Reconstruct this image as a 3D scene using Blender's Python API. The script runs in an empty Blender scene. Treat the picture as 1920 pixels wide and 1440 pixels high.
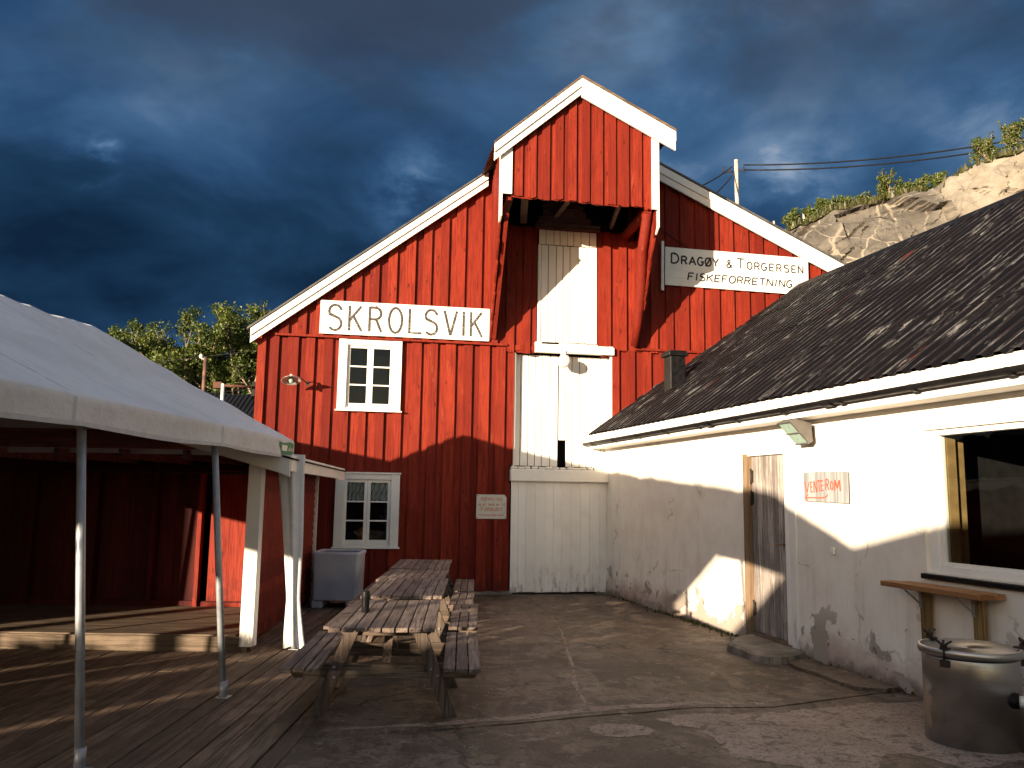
import bpy, bmesh, math, random
from mathutils import Vector, Matrix, noise
random.seed(7)
R = math.radians
SC = bpy.context.scene
COL = SC.collection

# ------------------------------------------------------------------ camera
cam_data = bpy.data.cameras.new('camera')
cam = bpy.data.objects.new('camera', cam_data)
COL.objects.link(cam)
cam_data.sensor_width = 36.0
cam_data.lens = 36.0 * 1554 / 1920
cam_data.clip_end = 3000
pit, rol = R(7.73), R(0.88)
fw = Vector((0, math.cos(pit), math.sin(pit)))
up0 = Vector((0, -math.sin(pit), math.cos(pit)))
rt0 = Vector((1, 0, 0))
rt = rt0 * math.cos(rol) + up0 * math.sin(rol)
up = up0 * math.cos(rol) - rt0 * math.sin(rol)
m = Matrix((rt, up, -fw)).transposed().to_4x4()
m.translation = Vector((0, 0, 1.8))
cam.matrix_world = m
SC.camera = cam

# ------------------------------------------------------------------ sun, sky, exposure
SUN_AZ, SUN_EL = 38.0, 7.1           # light travels towards +Y turned SUN_AZ to the right, SUN_EL down
Ldir = Vector((math.sin(R(SUN_AZ)) * math.cos(R(SUN_EL)), math.cos(R(SUN_AZ)) * math.cos(R(SUN_EL)), -math.sin(R(SUN_EL))))
sun_d = bpy.data.lights.new('sun', 'SUN')
sun_d.energy = 5.0
sun_d.angle = R(0.5)
sun_d.color = (1.0, 0.81, 0.59)
sun = bpy.data.objects.new('sun', sun_d)
sun.rotation_euler = Ldir.to_track_quat('-Z', 'Y').to_euler()
COL.objects.link(sun)
EXPO = 1.46
SC.view_settings.view_transform = 'Standard'
SC.view_settings.look = 'None'
SC.view_settings.exposure = EXPO
SC.view_settings.gamma = 1.0

world = bpy.data.worlds.new('World')
SC.world = world
world.use_nodes = True
wt = world.node_tree
for n in list(wt.nodes):
    wt.nodes.remove(n)


class NT:
    """small helper to write node graphs"""
    def __init__(self, tree):
        self.t = tree

    def n(self, typ, ins=None, **props):
        nd = self.t.nodes.new(typ)
        for k, v in props.items():
            setattr(nd, k, v)
        for k, v in (ins or {}).items():
            self.set(nd.inputs[k], v)
        return nd

    def set(self, sock, v):
        if isinstance(v, bpy.types.NodeSocket):
            self.t.links.new(v, sock)
        elif isinstance(v, (tuple, list)) and sock.type == 'RGBA' and len(v) == 3:
            sock.default_value = (*v, 1)
        else:
            sock.default_value = v

    def math(self, op, a, b=0.0, c=0.0, clamp=False):
        nd = self.n('ShaderNodeMath', operation=op, use_clamp=clamp)
        for i, v in enumerate((a, b, c)):
            self.set(nd.inputs[i], v)
        return nd.outputs[0]

    def mix(self, fac, a, b, mode='MIX'):
        nd = self.n('ShaderNodeMix', data_type='RGBA', blend_type=mode)
        self.set(nd.inputs[0], fac)
        self.set(nd.inputs[6], a)
        self.set(nd.inputs[7], b)
        return nd.outputs[2]

    def ramp(self, fac, stops, interp='LINEAR'):
        nd = self.n('ShaderNodeValToRGB')
        cr = nd.color_ramp
        cr.interpolation = interp
        while len(cr.elements) < len(stops):
            cr.elements.new(0.5)
        for e, (p, c) in zip(cr.elements, stops):
            e.position = p
            e.color = (c, c, c, 1) if isinstance(c, (int, float)) else (*c, 1)
        self.set(nd.inputs[0], fac)
        return nd.outputs[0]

    def noise(self, vec, scale, detail=4, rough=0.55, dist=0.0, typ=None):
        nd = self.n('ShaderNodeTexNoise', {'Vector': vec, 'Scale': scale, 'Detail': detail, 'Roughness': rough, 'Distortion': dist})
        return nd.outputs[0]

    def map(self, vec, scale=(1, 1, 1), loc=(0, 0, 0), rot=(0, 0, 0)):
        nd = self.n('ShaderNodeMapping', {'Vector': vec, 'Scale': scale, 'Location': loc, 'Rotation': rot})
        return nd.outputs[0]

    def smooth(self, v, lo, hi, a=0.0, b=1.0):
        nd = self.n('ShaderNodeMapRange', {'Value': v, 'From Min': lo, 'From Max': hi, 'To Min': a, 'To Max': b}, interpolation_type='SMOOTHSTEP')
        return nd.outputs[0]


def build_world():
    g = NT(wt)
    sky = g.n('ShaderNodeTexSky', sky_type='NISHITA', sun_disc=False)
    sky.sun_elevation = R(SUN_EL)
    sky.sun_rotation = R(SUN_AZ + 180)
    sky.air_density = 1.0
    sky.dust_density = 0.6
    tc = g.n('ShaderNodeTexCoord')
    d = tc.outputs['Generated']
    sep = g.n('ShaderNodeSeparateXYZ', {0: d})
    x, y, z = sep.outputs
    den = g.math('ADD', g.math('MAXIMUM', z, 0.0), 0.32)
    pc = g.n('ShaderNodeCombineXYZ', {0: g.math('DIVIDE', x, den), 1: g.math('DIVIDE', y, den), 2: g.math('MULTIPLY', z, 0.8)}).outputs[0]
    n1 = g.noise(pc, 1.3, 5, 0.5, 0.35)
    n2 = g.noise(g.map(pc, loc=(3.1, 7.7, 1.3)), 3.0, 6, 0.55, 0.4)
    v = g.math('ADD', g.math('MULTIPLY', n1, 0.62), g.math('MULTIPLY', n2, 0.38))

    def blob(c, r0, r1, amt):
        dp = g.n('ShaderNodeVectorMath', {0: d, 1: c}, operation='DISTANCE').outputs['Value']
        return g.smooth(dp, r1, r0, 0.0, amt)
    acc = g.math('MULTIPLY_ADD', v, 1.28, -0.13)
    for c, r0, r1, amt in BLOBS:
        acc = g.math('ADD', acc, blob(c, r0, r1, amt))
    n3 = g.smooth(g.noise(g.map(pc, loc=(1.7, 2.2, 5.1)), 6.5, 7, 0.58, 0.25), 0.36, 0.66)
    for c, r0, r1, amt in WISPS:
        acc = g.math('ADD', acc, g.math('MULTIPLY', n3, blob(c, r0, r1, amt)))
    k = 1.12 * 0.5 ** EXPO
    cl = g.ramp(acc, [(p, tuple(q * k for q in c)) for p, c in SKYRAMP])
    gy = g.math('MULTIPLY', g.smooth(z, 0.36, 0.52), g.smooth(g.noise(pc, 1.9, 6, 0.55, 0.4), 0.40, 0.60))
    cl = g.mix(g.math('MULTIPLY', gy, 0.75), cl, tuple(q * k for q in (0.036, 0.047, 0.072)))
    # thinner, brighter cloud overhead (above the frame)
    zen = g.smooth(z, 0.55, 0.85)
    cl = g.mix(zen, cl, tuple(q * k for q in ZENITH))
    # storm cloud fills the half of the sky ahead, the clear evening sky lies behind
    ahead = g.smooth(g.math('ADD', g.math('MULTIPLY', y, 0.85), g.math('MULTIPLY', x, 0.5)), -0.35, 0.25)
    mask = g.math('MULTIPLY', ahead, 1.0)
    st = 0.09
    clb = g.n('ShaderNodeVectorMath', {0: cl, 3: 1.0 / st}, operation='SCALE')
    col = g.mix(mask, g.mix(1.0, sky.outputs[0], SKYTINT, 'MULTIPLY'), clb.outputs[0])
    bg = g.n('ShaderNodeBackground', {0: col, 1: st})
    out = g.n('ShaderNodeOutputWorld', {0: bg.outputs[0]})


SKYTINT = (1.10, 0.97, 0.92)
ZENITH = (0.42, 0.48, 0.60)
SKYRAMP = [(0.30, (0.0042, 0.0160, 0.040)), (0.44, (0.0108, 0.037, 0.086)), (0.54, (0.023, 0.068, 0.153)),
           (0.66, (0.048, 0.117, 0.234)), (0.80, (0.135, 0.220, 0.352)), (0.98, (0.45, 0.50, 0.58))]
BLOBS = [((-0.55, 0.74, 0.40), 0.0, 0.26, 0.11), ((-0.32, 0.87, 0.375), 0.02, 0.26, 0.09),
         ((-0.485, 0.836, 0.235), 0.03, 0.26, -0.20), ((-0.25, 0.92, 0.27), 0.02, 0.20, -0.08), ((-0.23, 0.83, 0.50), 0.02, 0.22, -0.07),
         ((0.36, 0.80, 0.46), 0.05, 0.42, 0.08), ((0.50, 0.78, 0.38), 0.0, 0.15, 0.08)]
WISPS = [((-0.430, 0.83, 0.354), 0.0, 0.024, 0.40), ((-0.447, 0.828, 0.338), 0.0, 0.055, 0.20), ((0.306, 0.886, 0.345), 0.0, 0.12, 0.22),
         ((0.20, 0.89, 0.40), 0.0, 0.10, 0.16), ((-0.128, 0.93, 0.344), 0.0, 0.085, 0.21), ((-0.10, 0.92, 0.375), 0.0, 0.07, 0.13), ((0.47, 0.80, 0.375), 0.0, 0.10, 0.14)]
build_world()

# ------------------------------------------------------------------ materials
def new_mat(name):
    mt = bpy.data.materials.new(name)
    mt.use_nodes = True
    t = mt.node_tree
    for n in list(t.nodes):
        t.nodes.remove(n)
    g = NT(t)
    out = g.n('ShaderNodeOutputMaterial')
    return mt, g, out


def finish(g, out, col, rough=0.6, metal=0.0, bump=None, bstr=0.3, bdist=0.01, spec=0.5):
    b = g.n('ShaderNodeBsdfPrincipled', {'Base Color': col, 'Roughness': rough, 'Metallic': metal, 'Specular IOR Level': spec})
    if bump is not None:
        bp = g.n('ShaderNodeBump', {'Height': bump, 'Strength': bstr, 'Distance': bdist})
        g.set(b.inputs['Normal'], bp.outputs[0])
    g.set(out.inputs[0], b.outputs[0])
    return b


def ocoord(g):
    return g.n('ShaderNodeTexCoord').outputs['Object']


def var(g):
    return g.n('ShaderNodeAttribute', attribute_name='var').outputs['Fac']


def mat_plain(name, col, rough=0.6, metal=0.0, amt=0.25, scale=8, spec=None):
    mt, g, out = new_mat(name)
    c = ocoord(g)
    n = g.noise(c, scale, 5)
    k = g.smooth(n, 0.3, 0.7, 1 - amt, 1 + amt)
    cc = g.n('ShaderNodeVectorMath', {0: col, 3: k}, operation='SCALE').outputs[0]
    finish(g, out, cc, g.smooth(n, 0.3, 0.7, rough - 0.08, rough + 0.08), metal, n, 0.15, 0.004, (0.15 if max(col) < 0.03 else 0.5) if spec is None else spec)
    return mt


def mat_red_boards():
    mt, g, out = new_mat('red_board_paint')
    c = ocoord(g)
    v = var(g)
    off = g.n('ShaderNodeCombineXYZ', {0: g.math('MULTIPLY', v, 13.0), 1: 0.0, 2: g.math('MULTIPLY', v, 31.0)}).outputs[0]
    c2 = g.n('ShaderNodeVectorMath', {0: c, 1: off}, operation='ADD').outputs[0]
    grain = g.noise(g.map(c2, (30, 30, 1.6)), 1.0, 6, 0.6, 0.4)
    blot = g.noise(c2, 1.3, 5, 0.6)
    knots = g.n('ShaderNodeTexVoronoi', {'Vector': g.map(c2, (6, 6, 2.6)), 'Scale': 1.0, 'Randomness': 1.0}, feature='F1').outputs['Distance']
    knot = g.smooth(g.math('ADD', knots, g.math('MULTIPLY', grain, 0.12)), 0.22, 0.10)
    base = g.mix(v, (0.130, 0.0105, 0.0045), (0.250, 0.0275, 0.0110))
    base = g.mix(g.smooth(blot, 0.42, 0.62, 0, 0.38), base, (0.120, 0.0090, 0.0040))
    base = g.mix(g.smooth(grain, 0.47, 0.62, 0, 0.55), base, (0.100, 0.0075, 0.0038))
    fib = g.noise(g.map(c2, (90, 90, 3.2), (3, 1, 4)), 1.0, 4, 0.6, 0.3)
    base = g.mix(g.smooth(fib, 0.52, 0.64, 0, 0.45), base, (0.085, 0.0065, 0.0035))
    base = g.mix(g.math('MULTIPLY', knot, 0.8), base, (0.055, 0.0050, 0.0035))
    drip = g.noise(g.map(c2, (13, 13, 0.7), (8, 3, 2)), 1.0, 6, 0.62, 0.35)
    base = g.mix(g.smooth(drip, 0.56, 0.68, 0, 0.38), base, (0.075, 0.0070, 0.0045))
    # sun-bleached and scuffed spots with a shape of their own
    sc = g.noise(g.map(c2, (8, 8, 1.1), (5, 2, 8)), 1.0, 7, 0.72, 0.6)
    base = g.mix(g.smooth(sc, 0.60, 0.70, 0, 0.6), base, (0.26, 0.058, 0.030))
    fleck = g.noise(g.map(c2, (30, 30, 9), (1, 7, 3)), 1.0, 6, 0.75)
    base = g.mix(g.smooth(fleck, 0.69, 0.73, 0, 0.8), base, (0.19, 0.115, 0.085))
    low = g.n('ShaderNodeSeparateXYZ', {0: c}).outputs[2]
    dirt = g.math('MULTIPLY', g.smooth(low, 0.9, 0.0), g.smooth(g.noise(c2, 5, 5), 0.42, 0.62))
    base = g.mix(g.math('MULTIPLY', dirt, 0.7), base, (0.045, 0.008, 0.006))
    h = g.math('ADD', grain, g.math('MULTIPLY', knot, -0.4))
    finish(g, out, base, g.smooth(grain, 0.3, 0.7, 0.62, 0.8), 0, h, 0.55, 0.006, 0.18)
    return mt


def mat_white_boards():
    mt, g, out = new_mat('white_board_paint')
    c = ocoord(g)
    v = var(g)
    off = g.n('ShaderNodeCombineXYZ', {0: g.math('MULTIPLY', v, 17.0), 1: 0.0, 2: g.math('MULTIPLY', v, 29.0)}).outputs[0]
    c2 = g.n('ShaderNodeVectorMath', {0: c, 1: off}, operation='ADD').outputs[0]
    grain = g.noise(g.map(c2, (26, 26, 1.5)), 1.0, 6, 0.62, 0.5)
    blot = g.noise(c2, 1.7, 5, 0.6)
    base = g.mix(v, (0.77, 0.745, 0.70), (0.83, 0.81, 0.77))
    base = g.mix(g.smooth(blot, 0.45, 0.75, 0, 0.5), base, (0.60, 0.575, 0.53))
    base = g.mix(g.smooth(grain, 0.64, 0.76, 0, 0.45), base, (0.46, 0.41, 0.35))
    ch = g.noise(g.map(c2, (14, 14, 2.2), (1, 5, 3)), 1.0, 7, 0.75, 0.3)
    base = g.mix(g.smooth(ch, 0.70, 0.735, 0, 0.85), base, (0.20, 0.17, 0.14))
    low = g.n('ShaderNodeSeparateXYZ', {0: c}).outputs[2]
    dn = g.noise(g.map(c, (14, 14, 4)), 1.0, 6, 0.65)
    dirt = g.math('MULTIPLY', g.smooth(low, 0.65, 0.02), g.smooth(dn, 0.48, 0.66))
    base = g.mix(g.math('MULTIPLY', dirt, 0.75), base, (0.17, 0.15, 0.125))
    finish(g, out, base, 0.62, 0, grain, 0.4, 0.004, 0.25)
    return mt


def mat_plaster():
    mt, g, out = new_mat('white_plaster')
    c = ocoord(g)
    sx, sy, z = g.n('ShaderNodeSeparateXYZ', {0: c}).outputs
    n1 = g.noise(c, 2.2, 6, 0.6)
    n2 = g.noise(c, 26, 6, 0.65)
    n3 = g.noise(g.map(c, (5, 5, 0.8)), 1.0, 6, 0.6, 0.3)
    base = g.mix(g.smooth(n1, 0.35, 0.7), (0.82, 0.78, 0.71), (0.73, 0.68, 0.605))
    base = g.mix(g.math('MULTIPLY', g.smooth(n3, 0.53, 0.72), g.smooth(z, 2.4, 0.6, 0, 0.35)), base, (0.50, 0.455, 0.40))
    # rising damp and algae along the foot of the wall
    edge = g.math('SUBTRACT', z, g.math('MULTIPLY', g.noise(g.map(c, (1.2, 1.2, 2.2)), 1.0, 7, 0.62), 1.05))
    damp = g.smooth(edge, -0.04, -0.55)
    base = g.mix(g.math('MULTIPLY', damp, 0.8), base, (0.36, 0.245, 0.20))
    foot = g.smooth(g.math('SUBTRACT', z, g.math('MULTIPLY', g.noise(c, 6, 6, 0.65), 0.34)), 0.0, -0.16)
    base = g.mix(g.math('MULTIPLY', foot, 0.8), base, (0.13, 0.10, 0.075))
    # peeled paint showing the grey render
    pv = g.noise(g.map(c, (1.7, 1.5, 2.0), (8.2, 0, 3.4)), 1.0, 8, 0.60, 0.35)
    zone = g.smooth(z, 1.1, 0.25)
    peel = g.smooth(g.math('ADD', pv, g.math('MULTIPLY', zone, 0.155)), 0.683, 0.695)
    peel = g.math('MULTIPLY', peel, zone)
    base = g.mix(peel, base, (0.345, 0.30, 0.255))
    pe2 = g.noise(g.map(c, (7, 7, 5), (2.2, 0, 6.4)), 1.0, 8, 0.7, 0.2)
    pit_ = g.math('MULTIPLY', g.smooth(g.math('ADD', pe2, g.math('MULTIPLY', zone, 0.10)), 0.725, 0.745), g.smooth(z, 1.5, 0.1))
    base = g.mix(pit_, base, (0.16, 0.125, 0.10))
    cw = g.n('ShaderNodeVectorMath', {0: c, 1: g.n('ShaderNodeVectorMath', {0: g.n('ShaderNodeTexNoise', {'Vector': c, 'Scale': 3.0, 'Detail': 6.0}).outputs[1], 3: 0.5}, operation='SCALE').outputs[0]}, operation='ADD').outputs[0]
    ck = g.n('ShaderNodeTexVoronoi', {'Vector': g.map(cw, (0.7, 0.2, 1.0)), 'Scale': 0.9, 'Randomness': 1.0}, feature='DISTANCE_TO_EDGE').outputs['Distance']
    ck = g.math('MULTIPLY', g.smooth(ck, 0.010, 0.003), g.smooth(g.noise(c, 1.1, 4), 0.50, 0.60))
    base = g.mix(g.math('MULTIPLY', ck, 0.55), base, (0.30, 0.25, 0.21))
    rs = g.noise(g.map(c, (7, 7, 0.45), (2, 0, 9)), 1.0, 6, 0.62, 0.25)
    base = g.mix(g.math('MULTIPLY', g.smooth(rs, 0.54, 0.68), g.smooth(z, 1.6, 0.2, 0, 0.28)), base, (0.42, 0.36, 0.30))
    h = g.math('ADD', g.math('MULTIPLY', n2, 0.25), g.math('ADD', g.math('MULTIPLY', n1, 1.0), g.math('MULTIPLY', g.math('ADD', peel, pit_), -0.8)))
    finish(g, out, base, 0.85, 0, h, 0.6, 0.012, 0.2)
    return mt


def mat_black_roof():
    mt, g, out = new_mat('black_corrugated_roof')
    c = ocoord(g)
    st = g.noise(g.map(c, (26, 1.1, 1.1)), 1.0, 9, 0.72, 0.15)
    st2 = g.noise(g.map(c, (30, 1.5, 1.5), (3, 1, 2)), 1.0, 9, 0.74, 0.12)
    big = g.noise(c, 0.9, 4, 0.5)
    ru = g.noise(g.map(c, (11, 0.5, 0.5), (7, 4, 1)), 1.0, 5, 0.55, 0.05)
    cre = g.smooth(var(g), 0.55, 0.85)
    base = g.mix(big, (0.0020, 0.0020, 0.0032), (0.0040, 0.0035, 0.0045))
    base = g.mix(g.math('MULTIPLY', cre, g.smooth(st, 0.34, 0.58, 0.25, 1.0)), base, (0.0135, 0.0098, 0.0095))
    base = g.mix(g.smooth(st, 0.54, 0.66, 0, 0.6), base, (0.015, 0.0110, 0.0110))
    w = g.math('MULTIPLY', g.smooth(g.math('ADD', st2, g.math('MULTIPLY', cre, 0.06)), 0.565, 0.645), g.smooth(g.noise(c, 2.2, 5, 0.6), 0.40, 0.60))
    base = g.mix(g.math('MULTIPLY', w, 0.9), base, (0.17, 0.165, 0.165))
    fl = g.noise(g.map(c, (22, 6, 6), (4, 4, 4)), 1.0, 8, 0.8)
    base = g.mix(g.smooth(fl, 0.675, 0.715, 0, 0.75), base, (0.22, 0.195, 0.175))
    base = g.mix(g.math('MULTIPLY', g.smooth(ru, 0.665, 0.71), g.smooth(st2, 0.38, 0.56, 0, 0.85)), base, (0.12, 0.022, 0.009))
    finish(g, out, base, g.smooth(st, 0.35, 0.65, 0.5, 0.8), 0.0, st, 0.4, 0.006, 0.12)
    return mt


def mat_wood(name, c0, c1, dark, axis='Y', scale=1.0, rough=0.8, worn=None):
    mt, g, out = new_mat(name)
    c = ocoord(g)
    v = var(g)
    a, b = 34 * scale, 1.3 * scale
    s = {'X': (b, a, a), 'Y': (a, b, a), 'Z': (a, a, b)}[axis]
    off = g.n('ShaderNodeCombineXYZ', {0: g.math('MULTIPLY', v, 19.0), 1: g.math('MULTIPLY', v, 41.0), 2: g.math('MULTIPLY', v, 23.0)}).outputs[0]
    c2 = g.n('ShaderNodeVectorMath', {0: c, 1: off}, operation='ADD').outputs[0]
    gr = g.noise(g.map(c2, s), 1.0, 7, 0.65, 0.6)
    gr2 = g.noise(g.map(c2, tuple(q * 2.7 for q in s)), 1.0, 4, 0.6, 0.2)
    bl = g.noise(c2, 3.0, 5, 0.6)
    base = g.mix(v, tuple(q * 0.85 for q in c0), tuple(q * 1.18 for q in c1))
    base = g.mix(g.smooth(bl, 0.42, 0.7, 0, 0.6), base, dark)
    base = g.mix(g.smooth(gr, 0.46, 0.60, 0, 0.85), base, dark)
    base = g.mix(g.smooth(gr2, 0.54, 0.65, 0, 0.6), base, tuple(q * 0.45 for q in dark))
    if worn:
        wn_ = g.noise(c2, 7, 7, 0.7)
        base = g.mix(g.smooth(wn_, 0.60, 0.72, 0, 0.7), base, worn)
    finish(g, out, base, rough, 0, g.math('ADD', gr, g.math('MULTIPLY', gr2, 0.5)), 0.6, 0.004, 0.25)
    return mt


def mat_concrete():
    mt, g, out = new_mat('old_concrete')
    c = ocoord(g)
    n1 = g.noise(c, 0.55, 7, 0.6, 0.4)
    n2 = g.noise(g.map(c, loc=(4, 2, 0)), 2.3, 8, 0.66, 0.5)
    n3 = g.noise(c, 45, 4, 0.6)
    n4 = g.noise(g.map(c, (1, 1, 1), (9, 1, 0)), 7.0, 8, 0.72, 0.3)
    n5 = g.noise(g.map(c, (1.6, 0.55, 1), (2, 7, 0), (0, 0, 0.5)), 1.0, 8, 0.66, 0.8)
    n6 = g.noise(c, 110, 3, 0.6)
    base = g.mix(g.smooth(n1, 0.42, 0.58), (0.078, 0.050, 0.032), (0.165, 0.113, 0.076))
    base = g.mix(g.smooth(n2, 0.47, 0.545, 0, 0.75), base, (0.046, 0.029, 0.0185))
    w1 = g.smooth(g.noise(g.map(c, loc=(6, 3, 0)), 1.5, 9, 0.68, 0.5), 0.53, 0.565)
    base = g.mix(g.math('MULTIPLY', w1, 0.6), base, (0.185, 0.132, 0.092))
    base = g.mix(g.smooth(n5, 0.53, 0.62, 0, 0.65), base, (0.20, 0.148, 0.108))
    base = g.mix(g.smooth(n4, 0.535, 0.60, 0, 0.75), base, (0.040, 0.027, 0.019))
    w2 = g.smooth(g.noise(g.map(c, loc=(1, 8, 0)), 4.2, 9, 0.74, 0.8), 0.575, 0.61)
    base = g.mix(g.math('MULTIPLY', w2, 0.75), base, (0.27, 0.213, 0.165))
    base = g.mix(g.smooth(n3, 0.50, 0.60, 0, 0.55), base, (0.036, 0.027, 0.020))
    base = g.mix(g.smooth(n6, 0.52, 0.62, 0, 0.45), base, (0.23, 0.188, 0.15))
    cv = g.n('ShaderNodeVectorMath', {0: c, 1: g.n('ShaderNodeVectorMath', {0: g.n('ShaderNodeTexNoise', {'Vector': c, 'Scale': 2.0, 'Detail': 6.0}).outputs[1], 3: 0.9}, operation='SCALE').outputs[0]}, operation='ADD').outputs[0]
    vo = g.n('ShaderNodeTexVoronoi', {'Vector': cv, 'Scale': 0.36, 'Randomness': 1.0}, feature='DISTANCE_TO_EDGE').outputs['Distance']
    cr = g.math('MULTIPLY', g.smooth(vo, 0.010, 0.003), g.smooth(n1, 0.42, 0.58))
    base = g.mix(g.math('MULTIPLY', cr, 0.8), base, (0.03, 0.023, 0.018))
    h = g.math('ADD', g.math('MULTIPLY', n3, 0.35), g.math('ADD', n2, g.math('MULTIPLY', cr, -0.6)))
    finish(g, out, base, g.smooth(n2, 0.35, 0.7, 0.78, 0.55), 0, h, 0.55, 0.012, 0.35)
    return mt


def mat_patch():
    mt, g, out = new_mat('pale_concrete_patch')
    c = ocoord(g)
    n2 = g.noise(c, 2.0, 8, 0.66, 0.5)
    n3 = g.noise(c, 38, 4, 0.6)
    n4 = g.noise(g.map(c, loc=(3, 1, 0)), 6, 8, 0.7, 0.4)
    base = g.mix(g.smooth(n2, 0.35, 0.65), (0.265, 0.195, 0.150), (0.340, 0.260, 0.205))
    base = g.mix(g.smooth(n4, 0.55, 0.60, 0, 0.75), base, (0.085, 0.060, 0.046))
    base = g.mix(g.smooth(n2, 0.64, 0.74, 0, 0.6), base, (0.16, 0.085, 0.05))
    base = g.mix(g.smooth(n3, 0.52, 0.62, 0, 0.6), base, (0.085, 0.062, 0.048))
    base = g.mix(g.smooth(g.noise(c, 14, 7, 0.7), 0.54, 0.60, 0, 0.5), base, (0.09, 0.065, 0.05))
    finish(g, out, base, 0.75, 0, g.math('ADD', n3, n4), 0.5, 0.006, 0.3)
    return mt


def mat_ground():
    mt, g, out = new_mat('earth_and_grass')
    c = ocoord(g)
    n = g.noise(c, 0.25, 7, 0.65)
    base = g.mix(g.smooth(n, 0.4, 0.6), (0.045, 0.036, 0.026), (0.035, 0.055, 0.018))
    finish(g, out, base, 0.9, 0, g.noise(c, 6, 6), 0.5, 0.05)
    return mt


def mat_rock():
    mt, g, out = new_mat('granite')
    c = ocoord(g)
    tone = g.noise(c, 0.16, 5, 0.55, 0.3)
    n1 = g.noise(c, 0.9, 8, 0.62, 0.3)
    n2 = g.noise(c, 5, 8, 0.7)
    sx = g.n('ShaderNodeSeparateXYZ', {0: c}).outputs[0]
    warm = g.smooth(g.math('ADD', sx, g.math('MULTIPLY', g.math('SUBTRACT', tone, 0.5), 5.0)), 17.2, 18.4)
    grey = g.mix(g.smooth(n1, 0.38, 0.65), (0.078, 0.070, 0.060), (0.128, 0.117, 0.100))
    pale = g.mix(g.smooth(n1, 0.35, 0.68), (0.185, 0.163, 0.130), (0.275, 0.245, 0.200))
    base = g.mix(warm, grey, pale)
    cw = g.n('ShaderNodeVectorMath', {0: c, 1: g.n('ShaderNodeVectorMath', {0: g.n('ShaderNodeTexNoise', {'Vector': c, 'Scale': 0.5, 'Detail': 5.0}).outputs[1], 3: 1.2}, operation='SCALE').outputs[0]}, operation='ADD').outputs[0]
    brk = g.noise(c, 0.55, 4, 0.5)
    vein = 0.0
    for sc_, lo, rt_ in ((0.62, 0.020, 0.3), (0.34, 0.018, 1.1)):
        ve = g.n('ShaderNodeTexVoronoi', {'Vector': g.map(cw, (1, 0.3, 0.8), (rt_ * 5, 2, rt_), (0, rt_, 0)), 'Scale': sc_, 'Randomness': 1.0}, feature='DISTANCE_TO_EDGE').outputs['Distance']
        vein = g.math('MAXIMUM', vein, g.smooth(ve, lo, lo * 0.35))
    vein = g.math('MULTIPLY', g.math('MULTIPLY', vein, g.smooth(brk, 0.30, 0.46)), g.math('SUBTRACT', 1.0, warm))
    base = g.mix(g.math('MULTIPLY', vein, 0.75), base, (0.27, 0.24, 0.19))
    v2 = g.n('ShaderNodeTexVoronoi', {'Vector': g.map(cw, (0.8, 0.3, 1.1), (7, 3, 1), (0, 0.5, 0)), 'Scale': 0.24, 'Randomness': 1.0}, feature='DISTANCE_TO_EDGE').outputs['Distance']
    crk = g.math('MULTIPLY', g.smooth(v2, 0.016, 0.004), g.smooth(g.noise(c, 0.8, 4), 0.44, 0.58))
    base = g.mix(g.math('MULTIPLY', crk, 0.9), base, (0.030, 0.022, 0.015))
    base = g.mix(g.smooth(n2, 0.60, 0.72, 0, 0.5), base, (0.11, 0.085, 0.06))
    h = g.math('ADD', g.math('ADD', n1, g.math('MULTIPLY', n2, 0.4)), g.math('MULTIPLY', crk, -1.0))
    finish(g, out, base, 0.85, 0, h, 0.8, 0.12, 0.2)
    return mt


def mat_leaf(name, a, b):
    mt, g, out = new_mat(name)
    v = var(g)
    col = g.ramp(v, [(0.0, tuple(q * 0.62 for q in a)), (0.45, a), (1.0, b)])
    d = g.n('ShaderNodeBsdfDiffuse', {'Color': col})
    t = g.n('ShaderNodeBsdfTranslucent', {'Color': g.mix(0.5, col, (0.10, 0.16, 0.01))})
    gl = g.n('ShaderNodeBsdfGlossy', {'Color': (0.8, 0.8, 0.8), 'Roughness': 0.45})
    m1 = g.n('ShaderNodeMixShader', {0: 0.28, 1: d.outputs[0], 2: t.outputs[0]})
    m2 = g.n('ShaderNodeMixShader', {0: 0.03, 1: m1.outputs[0], 2: gl.outputs[0]})
    g.set(out.inputs[0], m2.outputs[0])
    return mt


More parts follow.
